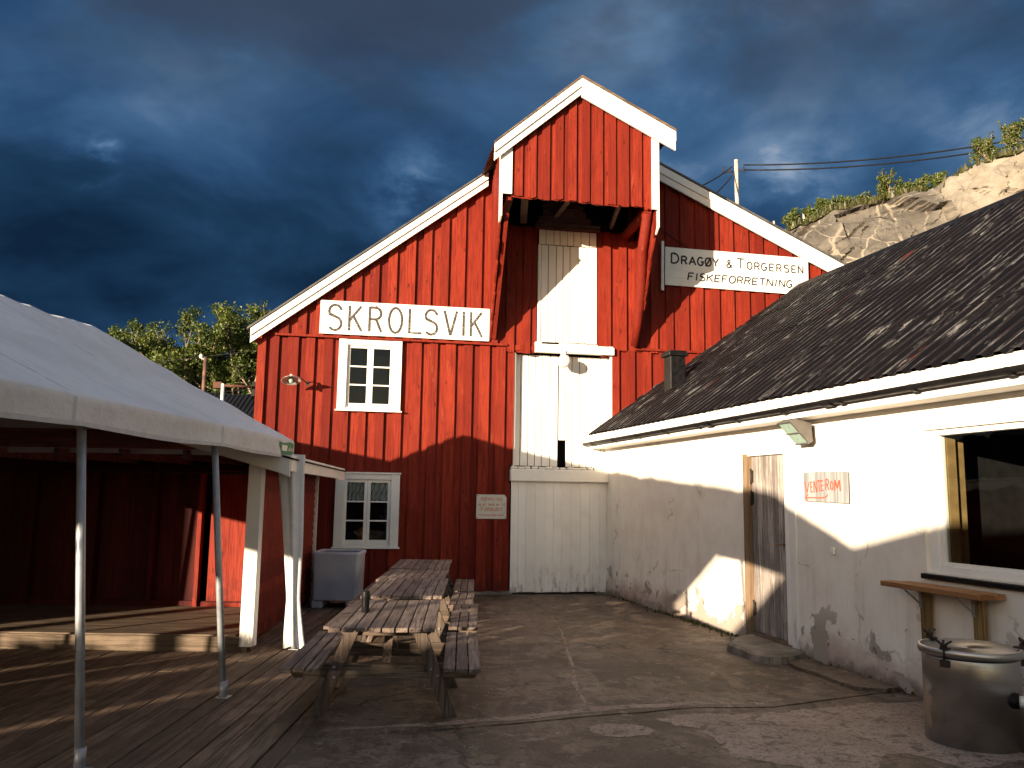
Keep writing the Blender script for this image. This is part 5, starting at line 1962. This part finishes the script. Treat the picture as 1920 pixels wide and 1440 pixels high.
# bundled side curtain tied round the far corner leg
mb = MB()
SEG, ROWS = 40, 30
vs = []
for j in range(ROWS + 1):
    t = j / ROWS
    z = lerp(2.26, 0.03, t)
    cx = lerp(-0.02, 0.155, t) + 0.012 * math.sin(t * 5)
    rx = lerp(0.155, 0.075, min(1, t * 1.3)) + (0.05 * max(0, t - 0.75) / 0.25)
    if t < 0.06:
        rx *= 1.05
    for k in range(SEG):
        a = 2 * math.pi * k / SEG
        fold = 1 + 0.24 * math.sin(5 * a + 1.2 + t * 1.1) + 0.10 * math.sin(9 * a + 3 * t)
        vs.append((cx + rx * 0.85 * fold * math.cos(a), -0.03 + rx * 0.75 * fold * math.sin(a), z + 0.02 * math.sin(3 * a) * (t > 0.97)))
mb.poly(vs, [(j * SEG + k, j * SEG + (k + 1) % SEG, (j + 1) * SEG + (k + 1) % SEG, (j + 1) * SEG + k) for j in range(ROWS) for k in range(SEG)], 0.5, True)
mb.build('tied_curtain', 'fabric', tent)
# green maker's patch near the corner of the valance
mb = MB()


def patch_pt(a, b, off=0.012):
    """a along the valance 0..1 (towards the corner), b height 0..1"""
    y = lerp(-0.66, -0.06, a)
    s = lerp(1.30, 1.07, b)
    p = roof_pt(s, y)
    return p + Vector((off, 0, 0))


def strip_patch(mb, outline, off):
    n = 8
    vs = []
    for i in range(n + 1):
        a0, lo, hi = outline(i / n)
        for j in range(4):
            vs.append(patch_pt(a0, lerp(lo, hi, j / 3), off))
    mb.poly(vs, [(i * 4 + j, (i + 1) * 4 + j, (i + 1) * 4 + j + 1, i * 4 + j + 1) for i in range(n) for j in range(3)], 0.5, True)


strip_patch(mb, lambda t: (t, max(0.0, 0.75 - 3.0 * t) * 0.9, 1.0 - 0.08 * math.sin(t * 6.28)), 0.010)
lb = mb.build('maker_patch', 'green', tent)
mb = MB()
strip_patch(mb, lambda t: (0.16 + 0.36 * t, 0.27, 0.74), 0.013)
for a, lo, hi in ((0.62, 0.28, 0.55), (0.68, 0.30, 0.72), (0.76, 0.30, 0.56), (0.83, 0.28, 0.54), (0.92, 0.30, 0.70)):
    strip_patch(mb, lambda t, a=a, lo=lo, hi=hi: (a + 0.035 * t, lo, hi), 0.013)
mb.build('print', 'white_plain', lb)

# ------------------------------------------------------------------ picnic tables
def make_table():
    t = thing('picnic_table', 'nearest weathered picnic table with a dark flask standing on its top', 'picnic table', (0, 0, 0), 0, 'picnic tables set end to end')
    L = 1.78
    mb = MB()
    for k in range(8):
        a = -0.42 + k * 0.1055
        e0, e1 = random.uniform(-0.012, 0.012), random.uniform(-0.012, 0.012)
        dz = random.uniform(-0.003, 0.003)
        mb.box((a, -L / 2 + e0, 0.722 + dz), (a + 0.094, L / 2 + e1, 0.758 + dz))
    mb.build('table_top', 'table', t, bevel=0.004)
    for s in (-1, 1):
        mb = MB()
        for k in range(3):
            a = s * 0.635 - 0.148 + k * 0.1025
            e0, e1 = random.uniform(-0.012, 0.012), random.uniform(-0.012, 0.012)
            dz = random.uniform(-0.003, 0.003)
            mb.box((a, -L / 2 + e0, 0.417 + dz), (a + 0.091, L / 2 + e1, 0.450 + dz))
        mb.build('seat', 'table', t, bevel=0.004)
    for e in (-1, 1):
        y = e * 0.52
        for s in (-1, 1):
            mb = MB()
            p, q = Vector((s * 0.55, y, 0.0)), Vector((s * 0.26, y, 0.72))
            d = (q - p).normalized()
            w2_ = 0.052
            n_ = Vector((d.z, 0, -d.x)) * w2_
            k0, k1 = d * (n_.z / d.z), d * (n_.z / d.z)
            yv = Vector((0, 0.021, 0))
            pts = [p + n_ - k0, p - n_ + k0, q - n_ + k1, q + n_ - k1]
            mb.prism([v - yv for v in pts], yv * 2)
            lg = mb.build('leg', 'tableZ', t, bevel=0.003)
            mb = MB()
            for tt in (0.44, 0.53):
                c = p.lerp(q, tt) + n_ * (0.35 if tt < 0.5 else -0.35)
                mm_ = Matrix.Translation(c + Vector((0, e * 0.022, 0))) @ Matrix.Rotation(R(-90 * e), 4, 'X')
                mb.lathe([(0.013, 0.0), (0.012, 0.006), (0.0, 0.010)], 10, mm_)
            mb.build('bolt', 'galv', lg)
        yi = y - e * 0.042
        mb = MB()
        mb.prism([(-0.78, yi - 0.019, 0.345), (-0.74, yi - 0.019, 0.295), (0.74, yi - 0.019, 0.295), (0.78, yi - 0.019, 0.345), (0.78, yi - 0.019, 0.414), (-0.78, yi - 0.019, 0.414)], (0, 0.038, 0))
        mb.build('crossbeam', 'tableX', t, bevel=0.003)
        mb = MB()
        mb.prism([(-0.38, yi - 0.019, 0.665), (-0.34, yi - 0.019, 0.635), (0.34, yi - 0.019, 0.635), (0.38, yi - 0.019, 0.665), (0.38, yi - 0.019, 0.719), (-0.38, yi - 0.019, 0.719)], (0, 0.038, 0))
        mb.build('top_batten', 'tableX', t, bevel=0.003)
        mb = MB()
        mb.beam((0, yi - e * 0.03, 0.36), (0, e * 0.06, 0.70), 0.07, 0.035, (0, 1, 0))
        mb.build('brace', 'table', t)
    mb = MB()
    mb.box((-0.38, -0.03, 0.685), (0.38, 0.03, 0.720))
    mb.build('middle_batten', 'tableX', t)
    return t


tb = make_table()
spots = [((-1.045, 7.62), 3.3, 1.0, 0.0, None),
         ((-1.135, 9.66), 2.2, 1.04, 0.014, 'second weathered picnic table in the row, its top slightly above the nearest one'),
         ((-1.255, 11.33), 1.0, 0.82, -0.006, 'third picnic table in the row, shortest and partly hidden by the second'),
         ((-1.315, 12.92), 2.3, 0.97, 0.004, 'farthest picnic table of the row, close to the red wall below the warning plate')]
for i, ((x, y), a, ly, dz, lab) in enumerate(spots):
    o = tb if i == 0 else copy_tree(tb)
    o.location = (x, y, dz)
    o.rotation_euler = (0, 0, R(a))
    o.scale = (1, ly, 1)
    if lab:
        o['label'] = lab
# flask
mb = MB()
mb.lathe([(0.030, 0.0), (0.033, 0.004), (0.034, 0.06), (0.037, 0.145), (0.0375, 0.150), (0.0365, 0.152), (0.0372, 0.156), (0.036, 0.180), (0.031, 0.190), (0.012, 0.193), (0.0, 0.193)], 28, cap0=True)
tag(mb.build('thermos_mug', 'black', loc=(-1.275, 7.58, 0.7585)), 'dark travel mug standing on the nearest picnic table', 'mug')

# fish tub
tubo = thing('fish_tub', 'pale blue grey plastic fish tub standing by the shed against the red wall', 'tub', (-2.78, 13.85, 0.0), R(1.5))
def rrect(hx, hy, r, z, n=5):
    pts = []
    for cx_, cy_, a0 in ((hx - r, hy - r, 0), (-hx + r, hy - r, 90), (-hx + r, -hy + r, 180), (hx - r, -hy + r, 270)):
        for k in range(n + 1):
            a = R(a0 + 90 * k / n)
            pts.append((cx_ + r * math.cos(a), cy_ + r * math.sin(a), z))
    return pts


mb = MB()
rings = [rrect(0.345, 0.385, 0.05, 0.12), rrect(0.35, 0.39, 0.055, 0.15), rrect(0.365, 0.405, 0.055, 0.80), rrect(0.378, 0.418, 0.06, 0.83), rrect(0.380, 0.420, 0.06, 0.865), rrect(0.365, 0.405, 0.055, 0.878),
         rrect(0.335, 0.375, 0.05, 0.872), rrect(0.325, 0.365, 0.05, 0.855)]
n = len(rings[0])
vs = [p for r_ in rings for p in r_]
fs = [(j * n + k, j * n + (k + 1) % n, (j + 1) * n + (k + 1) % n, (j + 1) * n + k) for j in range(len(rings) - 1) for k in range(n)]
fs += [tuple(range(n - 1, -1, -1))]
mb.poly(vs, fs, 0.5, True)
mb.build('body', 'tub', tubo)
mb = MB()
rings = [rrect(0.324, 0.364, 0.05, 0.856), rrect(0.31, 0.35, 0.05, 0.70), rrect(0.30, 0.34, 0.05, 0.22)]
n = len(rings[0])
vs = [p for r_ in rings for p in r_]
fs = [(j * n + k, j * n + (k + 1) % n, (j + 1) * n + (k + 1) % n, (j + 1) * n + k) for j in range(2) for k in range(n)] + [tuple(2 * n + k for k in range(n))]
mb.poly(vs, fs, 0.5, True)
mb.build('inside', 'tubin', tubo)
for a in (-0.27, 0.27):
    mb = MB()
    mb.box((a - 0.085, -0.37, 0.0), (a + 0.085, 0.37, 0.13))
    mb.build('foot', 'tub', tubo, bevel=0.015)

# ------------------------------------------------------------------ rock, hills, trees, poles
def cliff_top(x):
    pts = [(4, 8.0), (8.5, 11.5), (11.2, 13.7), (12.4, 13.95), (13.6, 14.5), (15.1, 14.75), (16.7, 15.0), (17.75, 15.05), (17.95, 14.65), (18.2, 15.3), (19.4, 15.95), (20.4, 16.1), (23, 17.0), (27, 18.5), (34, 20)]
    for (a, za), (b, zb) in zip(pts, pts[1:]):
        if x <= b:
            return lerp(za, zb, max(0, (x - a) / (b - a)))
    return pts[-1][1]


def cliff_y(x):
    return 36.3 - 0.52 * max(0, x - 12) if x > 12 else 36.3 + 0.25 * (12 - x)


def facets(p, sc):
    """blocky fractured face: every cell is a tilted plane"""
    d, pts = noise.voronoi(p * sc)
    c = pts[0]
    h = noise.cell_vector(Vector((round(c[0] * 37.1), round(c[1] * 37.1), round(c[2] * 37.1))))
    off = (Vector(p) * sc - Vector(c))
    return (h.x - 0.5) + off.x * (h.y - 0.5) * 1.4 + off.z * (h.z - 0.5) * 1.6


def build_cliff():
    mb = MB()
    NX, NZ, NB = 300, 120, 16
    x0, x1 = 3.5, 33.0
    vs = []
    for i in range(NX + 1):
        x = lerp(x0, x1, i / NX)
        zt_ = cliff_top(x) + 0.22 * noise.noise(Vector((x * 1.3, 0, 9))) + 0.12 * noise.noise(Vector((x * 4, 2, 9)))
        yt = cliff_y(x)
        for j in range(NZ + 1):
            t = j / NZ
            z = lerp(-0.3, zt_, t ** 0.62)
            t = t ** 0.62
            y = yt - (1 - t) * 5.0 - 0.9 * (1 - t ** 5)
            p = Vector((x, y * 0.4, z))
            f = facets(p, 0.42) * 0.95 + facets(p + Vector((3, 1, 7)), 1.05) * 0.30 + facets(p + Vector((9, 4, 2)), 2.6) * 0.07 + noise.fractal(p * 0.9, 0.9, 2.1, 5) * 0.06
            env = min(1.0, (1 - t) * 26 + 0.1)
            y += f * (0.25 + 0.75 * env) + (0.5 * (t > 0.93) * (t - 0.93) / 0.07)
            vs.append((x + 0.25 * noise.noise(p * 0.7) * env, y, z))
        for j in range(1, NB + 1):
            t = j / NB
            y = yt + 0.5 + t * 22
            z = zt_ + 0.35 * noise.noise(Vector((x * 0.8, y * 0.5, 1))) * min(1, j / 3) - t * 1.5
            vs.append((x, y, z))
    n = NZ + NB + 1
    fs = [(i * n + j, (i + 1) * n + j, (i + 1) * n + j + 1, i * n + j + 1) for i in range(NX) for j in range(n - 1)]
    mb.poly(vs, fs, 0.5, False)
    o = mb.build('rock_cliff', 'rock')
    return struct(o)


build_cliff()
# low turf fringe along the top of the rock
mb = MB()
for k in range(5200):
    x = random.uniform(9, 24)
    if 17.6 < x < 18.4 and random.random() < 0.8:
        continue
    dens = noise.noise(Vector((x * 0.9, 3.3, 0)))
    if dens < -0.15 and random.random() < 0.8:
        continue
    y = cliff_y(x) + 0.35 + random.random() ** 2 * 2.2
    z = cliff_top(x) + 0.05 + 0.12 * noise.noise(Vector((x * 4, 2, 9))) + 0.22 * noise.noise(Vector((x * 1.3, 0, 9)))
    h = random.uniform(0.06, 0.28)
    a = random.uniform(0, 6.28)
    w_ = random.uniform(0.03, 0.07)
    mb.poly([(x - w_ * math.cos(a), y - w_ * math.sin(a), z - 0.1), (x + w_ * math.cos(a), y + w_ * math.sin(a), z - 0.1), (x + random.uniform(-.1, .1), y + random.uniform(-.1, .1), z + h)], [(0, 1, 2)])
struct(mb.build('heather', 'moss'), 'stuff')

terrain('hill', -60, 3, 38, 75, 60, 30, lambda x, y: -0.2 + 4.2 * min(1, max(0, (y - 38.5) / 14)) * (0.75 + 0.5 * noise.noise(Vector((x * 0.08, y * 0.08, 1)))) , 'hillgreen')
terrain('mountain', -420, -60, 240, 520, 50, 24, lambda x, y: (64.0 * math.exp(-((x + 215) / 62.0) ** 2) * min(1, (y - 240) / 26.0) + 6 * noise.noise(Vector((x * 0.03, y * 0.03, 0)))) if y > 240 else -2.0, 'mountain')


def rand_dir():
    z = random.uniform(-1, 1)
    a = random.uniform(0, 2 * math.pi)
    r = math.sqrt(1 - z * z)
    return Vector((r * math.cos(a), r * math.sin(a), z))


def leaf_cluster(mb, c, rad, n, size):
    """one leafy twig tip: small folded leaves scattered through a blob"""
    tone = random.random()
    for _ in range(n):
        p = c + rand_dir() * rad * random.random() ** 0.45
        d = (rand_dir() + Vector((0, 0, 0.35))).normalized()
        s = d.cross(rand_dir())
        if s.length < 0.05:
            continue
        s.normalize()
        l = size * random.uniform(0.6, 1.3)
        w_ = l * 0.36
        up_ = d.cross(s) * w_ * 0.35
        mb.poly([p, p + d * l * 0.5 + s * w_ + up_, p + d * l, p + d * l * 0.5 - s * w_ + up_], [(0, 1, 2), (0, 2, 3)], min(1, max(0, tone * 0.6 + random.random() * 0.4)))


def tree(name, label, cat, base, H, spread, nleaf, size, mat, group, z_low=0.25, limbs=9, seed=0, trunk_r=0.11, multi=1):
    random.seed(seed)
    t = thing(name, label, cat, base, 0, group)
    wood, lv = MB(), MB()
    tips = []
    for m_ in range(multi):
        a0 = random.uniform(0, 6.28)
        lean = Vector((math.cos(a0), math.sin(a0), 0)) * (0.06 * H + 0.10 * H * (multi > 1))
        path = []
        for k in range(9):
            q = k / 8
            path.append(Vector((0, 0, 0)) + lean * q * q + Vector((noise.noise(Vector((q * 3, seed, m_))) * 0.06 * H * q, noise.noise(Vector((q * 3, m_, seed + 5))) * 0.06 * H * q, H * 0.96 * q)))
        wood.tube(path, [lerp(trunk_r, 0.014, (k / 8) ** 0.8) for k in range(9)], 7, caps=False)
        for k in range(limbs):
            q = lerp(z_low, 0.93, (k + random.random() * 0.8) / limbs)
            i0 = min(int(q * 8), 7)
            st = path[i0].lerp(path[i0 + 1], q * 8 - i0)
            a = random.uniform(0, 6.28)
            prof = math.sin(min(1, (1.08 - q) / (1.08 - z_low)) ** 0.75 * math.pi * 0.62) + 0.12
            ln = spread * prof * random.uniform(0.6, 1.12)
            d = Vector((math.cos(a), math.sin(a), random.uniform(0.35, 0.95))).normalized()
            lp_ = [st]
            cur = st
            for s in range(5):
                d = (d + Vector((0, 0, 0.10)) + rand_dir() * 0.22).normalized()
                cur = cur + d * ln / 5
                lp_.append(cur)
                if s >= 1:
                    tips.append((cur + rand_dir() * 0.1 * spread, 0.8))
                    for _ in range(2):
                        e = cur + (d * 0.6 + rand_dir()).normalized() * spread * random.uniform(0.10, 0.28)
                        wood.tube([cur, cur.lerp(e, 0.5) + rand_dir() * 0.02 * spread, e], [0.016, 0.011, 0.006], 4, caps=False)
                        tips.append((e, 1.0))
            wood.tube(lp_, [lerp(trunk_r * 0.42, 0.010, s / 5) for s in range(6)], 5, caps=False)
        tips.append((path[-1], 0.7))
        tips.append((path[-2] + rand_dir() * 0.1, 0.8))
    per = max(3, int(nleaf / len(tips)))
    for c, w_ in tips:
        leaf_cluster(lv, c, spread * 0.155 * w_ * random.uniform(0.7, 1.2), int(per * w_ * random.uniform(0.5, 1.5)) + 2, size)
    wood.build('trunk', 'bark', t)
    lv.build('crown', mat, t)
    return t


TG = 'trees beyond the tent'
for i, (x, y, H, sp, mt, lab, cat, mult) in enumerate((
        (-18.1, 35.5, 7.3, 1.5, 'leaf', 'lowest slim tree at the left end of the row, just above the tent roof', 'tree', 2),
        (-15.6, 34.2, 8.8, 1.9, 'leaf', 'second tree from the left with a thin spire rising over the tent', 'tree', 2),
        (-13.6, 34.0, 8.9, 2.1, 'leafy', 'broad bright green rounded tree in the middle of the row', 'tree', 3),
        (-12.2, 35.6, 10.0, 2.0, 'leaf', 'tall ragged topped tree just right of the broad bright one', 'tree', 2),
        (-10.7, 33.6, 9.7, 1.9, 'leafy', 'tall thin leaved tree with pale stems next to the boathouse corner', 'tree', 3),
        (-9.4, 35.5, 9.4, 1.9, 'leaf', 'tree mostly hidden behind the left corner of the boathouse', 'tree', 2),
        (-14.9, 37.5, 8.2, 2.2, 'leaf', 'shaded tree behind the gap between the spired and the broad tree', 'tree', 2),
        (-11.4, 37.8, 8.2, 2.2, 'leaf', 'shaded tree standing farthest back behind the brown pole', 'tree', 2))):
    tree('broadleaf_tree', lab, cat, (x, y, -0.1), H, sp, 19000, 0.125, mt, TG, 0.22, 11, 40 + i, 0.10, mult)
random.seed(99)
# dark undergrowth under the trees
mb = MB()
for k in range(420):
    c = Vector((random.uniform(-21, -7.6), random.uniform(31.5, 38.5), 0))
    c.z = random.uniform(0.2, 3.4) * (0.6 + 0.5 * noise.noise(c * 0.4))
    leaf_cluster(mb, c, 0.75, 26, 0.17)
struct(mb.build('undergrowth', 'leaf'), 'stuff')

BG = 'bushes on top of the rock'
bl = ['small bush peeping over the right roof edge of the boathouse', 'bushy shrub at the left end of the rock', 'low shrub right of the first fence post on the rock', 'thin upright bush on the grey rock',
      'spreading bush above the pale veins of the grey rock', 'low olive bush on the middle of the rock crest', 'largest bush, above the overhanging dark block of rock', 'dark bush close right of the largest bush',
      'conical dark bush left of the tallest fence post on the rock', 'small bush at the notch between grey and pale rock', 'dark bush standing on the pale rock where the wires pass', 'bush cut by the right edge of the picture']
BH = (0.8, 0.85, 0.8, 0.75, 0.75, 0.75, 0.72, 0.8, 0.8, 0.75, 0.75, 0.7)
for i, (x, y, z, H, sp) in enumerate(((11.45, 36.9, 13.75, 0.95, 0.50), (12.85, 36.8, 13.95, 1.25, 0.75), (13.6, 36.7, 14.35, 1.0, 0.55), (14.25, 36.6, 14.55, 1.35, 0.55), (15.05, 36.4, 14.65, 1.1, 0.75), (16.0, 36.2, 14.8, 0.95, 0.7),
                                      (17.0, 35.9, 15.0, 1.9, 0.85), (17.6, 35.8, 15.0, 1.35, 0.7), (18.2, 35.6, 15.0, 1.55, 0.6), (18.85, 35.3, 15.4, 1.3, 0.55), (19.75, 33.2, 15.9, 1.5, 0.75), (20.75, 32.6, 16.1, 2.0, 0.85))):
    tree('rock_bush', bl[i], 'bush', (x, y, z - 0.1), H * BH[i], sp * 0.8, 1300, 0.105, 'leafy' if i % 3 != 1 else 'leaf', BG, 0.12, 8, 70 + i, 0.03, 3)
random.seed(123)
FG = 'fence posts along the rock'
fl_ = ['leftmost pale fence post on the rock beside the boathouse roof', 'fence post between the first two shrubs on the rock', 'fence post behind the thin upright bush', 'leaning fence post by the rock notch', 'fence post beside the dark bush near the wires']
for i, (x, y, z, h) in enumerate(((12.0, 36.8, 13.8, 0.75), (13.35, 36.8, 14.3, 0.75), (15.3, 36.5, 14.7, 0.8), (19.05, 35.2, 15.4, 0.95), (19.95, 33.2, 16.0, 0.9))):
    mb = MB()
    mb.tube([(0, 0, -0.3), (0.03 * (i - 2), 0, h)], [0.055, 0.045], 7)
    tag(mb.build('fence_post', 'palepole', loc=(x, y, z)), fl_[i], 'fence post', FG)


def wire(name, label, pts_a, pts_b, sag, r=0.018, n=16):
    mb = MB()
    a, b = Vector(pts_a), Vector(pts_b)
    mb.tube([a.lerp(b, k / n) - Vector((0, 0, sag * 4 * (k / n) * (1 - k / n))) for k in range(n + 1)], r, 5)
    return tag(mb.build(name, 'black'), label, 'wire', 'overhead wires')


pl = thing('utility_pole', 'pale wooden utility pole rising behind the right roof slope of the boathouse', 'utility pole', (11.72, 42.0, 9.8), 0)
mb = MB()
mb.tube([(0, 0, 0), (0, 0, 9.9)], [0.14, 0.10], 12)
mb.build('post', 'palepole', pl)
mb = MB()
mb.beam((-0.75, 0, 9.15), (0.45, 0, 9.35), 0.05, 0.05)
for a in (-0.7, -0.35, 0.4):
    mb.tube([(a, 0, 9.2), (a, 0, 9.5)], 0.035, 8)
mb.build('crossarm', 'blackmetal', pl)
wire('power_line', 'upper wire running right from the utility pole', (12.1, 42, 19.42), (30.5, 37.0, 20.55), 0.75, 0.040)
wire('power_line', 'lower wire running right from the utility pole', (12.1, 42, 19.14), (30.5, 37.0, 20.2), 0.75, 0.040)
wire('power_line', 'upper wire dropping left from the utility pole behind the roof', (11.5, 42, 19.3), (8.2, 37.5, 16.2), 0.12, 0.038)
wire('power_line', 'lower wire dropping left from the utility pole behind the roof', (11.6, 42, 18.95), (9.0, 37.5, 15.7), 0.10, 0.038)

pl = thing('brown_pole', 'short brown wooden pole with a white insulator before the green trees', 'pole', (-11.62, 31.0, -0.1), 0)
mb = MB()
mb.tube([(0, 0, 0), (0, 0, 6.95)], [0.085, 0.07], 12)
mb.build('post', 'brownpole', pl)
mb = MB()
mb.lathe([(0.0, 0.0), (0.06, 0.02), (0.075, 0.08), (0.05, 0.16), (0.0, 0.18)], 12, Matrix.Translation((-0.17, 0, 6.9)))
mb.tube([(0, 0, 6.85), (-0.17, 0, 6.92)], 0.02, 6)
mb.build('insulator', 'white_plain', pl)
wire('power_line', 'thin wire at the top of the brown pole crossing the trees', (-24.0, 32, 5.6), (-7.3, 31, 7.5), 0.1, 0.013)
wire('power_line', 'thin middle wire crossing in front of the trees', (-18.0, 31, 4.9), (-7.2, 31, 5.95), 0.05, 0.015)
wire('power_line', 'thin lowest wire crossing just above the dark roof', (-18.0, 30.5, 4.55), (-7.2, 30.5, 5.25), 0.05, 0.013)

# low dark building and white pole between tent and boathouse
lb = thing('low_building', 'low building with dark corrugated roof glimpsed between the tent and the boathouse', 'building', (-9.2, 27.0, 0.30), R(3))
mb = MB()
mb.box((-6, 0.1, 0), (1.9, 4.5, 3.6), 0.5)
mb.build('wall', 'oldred', lb)
mb = MB()
corr_sheet(mb, -6.3, 2.1, -0.3, 3.35, 2.6, 4.98, 0.16, 0.03, 1)
corr_sheet(mb, -6.3, 2.1, 5.0, 3.35, 2.6, 4.98, 0.16, 0.03, 1)
mb.build('roof', 'black', lb)
mb = MB()
mb.box((0.05, 2.3, 4.9), (1.9, 2.9, 5.42), 0.5)
mb.build('roof_box', 'black', lb)
mb = MB()
mb.tube([(-1.2, 2.2, 5.25), (0.05, 2.2, 5.22)], 0.05, 8)
mb.box((-1.25, 2.1, 5.14), (-0.95, 2.3, 5.36))
mb.build('rusty_beam', 'rust', lb)
mb = MB()
mb.tube([(0, 0, 0), (0, 0, 5.22)], 0.055, 12)
mb.lathe([(0.055, 5.22), (0.04, 5.25), (0.0, 5.26)], 12)
tag(mb.build('white_pole', 'white_plain', loc=(-9.28, 26.4, 0)), 'slim white pole standing before the low dark roof', 'pole')
for (x, z) in ((-8.86, 5.05), (-8.86, 4.45)):
    pass

hs = thing('white_house', 'far white house gable just showing over the tent roof', 'house', (-28.6, 62, 3.0), R(-20))
mb = MB()
mb.prism([(-3, 0, 0), (3, 0, 0), (3, 0, 6.2), (0, 0, 10.2), (-3, 0, 6.2)], (0, 8, 0), 0.5)
mb.build('wall', 'white_plain', hs)
for s in (-1, 1):
    mb = MB()
    mb.prism([(0, -0.3, 10.25), (3.3 * s, -0.3, 5.85), (3.3 * s, -0.3, 6.0), (0, -0.3, 10.4)], (0, 8.6, 0), 0.5)
    mb.build('roof', 'roofgrey', hs)

# ------------------------------------------------------------------ unseen pieces added out of view to block and shape the low light
random.seed(321)
NB_RZ = -R(SUN_AZ)
nb = thing('added_shade_shed', 'added unseen red shed with white corner boards behind the photographer, shading the yard', 'shed', (0, 0, 0), NB_RZ)  # unseen shed added to shade the yard, outline shaped to its shadow edges
q0, q1 = -7.0, -12.0
TOP = [(-5.45, 1.66), (-3.62, 3.13), (-1.9, 3.46), (1.6, 4.25), (9.5, 2.6)]
mb = MB()
mb.prism([(-5.45, q0, -0.1), (9.5, q0, -0.1)] + [(s, q0, z) for s, z in reversed(TOP)], (0, q1 - q0, 0), 0.5)
mb.build('wall', 'red', nb)
mb = MB()
for (a, za), (b, zb) in zip(TOP[1:], TOP[2:]):
    mb.prism([(a, q0, za + 0.003), (b, q0, zb + 0.003), (b, q0, zb + 0.05), (a, q0, za + 0.05)], (0, q1 - q0, 0), 0.5)
mb.build('roof', 'roofgrey', nb)
mb = MB()
mb.box((-5.44, q0 + 0.003, -0.1), (-5.30, q0 + 0.03, 1.74))
mb.box((9.36, q0 + 0.003, -0.1), (9.5, q0 + 0.03, 2.6))
mb.build('corner_board', 'white_plain', nb)
bb = thing('added_shade_block', 'added unseen block behind the photographer on the left, casting shade', 'boathouse', (0, 0, 0), NB_RZ)  # out-of-view block added to keep low sun off the far left
mb = MB()
mb.prism([(-24, -10, -0.1), (-11.2, -10, -0.1), (-11.2, -10, 4.5), (-13.0, -10, 4.55), (-24, -10, 4.55)], (0, -7, 0), 0.5)
mb.build('wall', 'red', bb)
mb = MB()
mb.prism([(-24, -9.9, 4.555), (-13.0, -9.9, 4.555), (-13.0, -9.9, 4.6), (-24, -9.9, 4.6)], (0, -7.2, 0), 0.5)
mb.build('roof', 'roofgrey', bb)
pf = thing('added_shade_fence', 'added unseen fence of uneven upright planks behind the photographer, dappling the low sun', 'fence', (0, 0, 0), NB_RZ)  # added out of view, plank tops break the low sun into streaks
mb = MB()
s = -11.2
k = 0
while s < -4.95:
    w_ = random.choice((0.13, 0.16, 0.22, 0.30))
    base = 1.74 if s < -9.4 else lerp(2.0, 2.12, min(1, max(0, (s + 9.5) / 2.5))) if s < -6.6 else 2.34
    h = base + (random.uniform(-0.16, 0.22) if s > -9.4 else random.uniform(-0.05, 0.06))
    if random.random() < 0.16:
        h += random.uniform(0.25, 0.7)
    if random.random() < 0.16 and s < -6.9:
        h -= random.uniform(0.15, 0.5)
    mb.box((s, -12.43, -0.1), (min(s + w_, -4.9), -12.4, h + 0.423))
    s += w_ + (random.uniform(0.004, 0.012) if random.random() < 0.86 or s > -6.9 else random.uniform(0.05, 0.14))
mb.build('planks', 'tableZ', pf)
mb = MB()
for z in (0.5, 1.6):
    mb.box((-11.2, -12.48, z), (-4.95, -12.431, z + 0.1))
mb.build('rail', 'tableX', pf)

sh2 = thing('added_blocker', 'added unseen building left of the tent, keeping sky light out of the open shed', 'added_blocker', (-9.3, 7.2, 0), R(-4))  # added beyond the frame to cut the sky light reaching the shed inside
mb = MB()
mb.prism([(-5, 0, -0.1), (0, 0, -0.1), (0, 0, 3.0), (-2.5, 0, 4.6), (-5, 0, 3.0)], (0, 8, 0), 0.5)
mb.build('wall', 'red_shade', sh2)
mb = MB()
mb.prism([(0.25, -0.2, 2.90), (-2.5, -0.2, 4.66), (-2.5, -0.2, 4.72), (0.25, -0.2, 2.96)], (0, 8.4, 0), 0.5)
mb.prism([(-5.25, -0.2, 2.90), (-2.5, -0.2, 4.66), (-2.5, -0.2, 4.72), (-5.25, -0.2, 2.96)], (0, 8.4, 0), 0.5)
mb.build('roof', 'roofgrey', sh2)
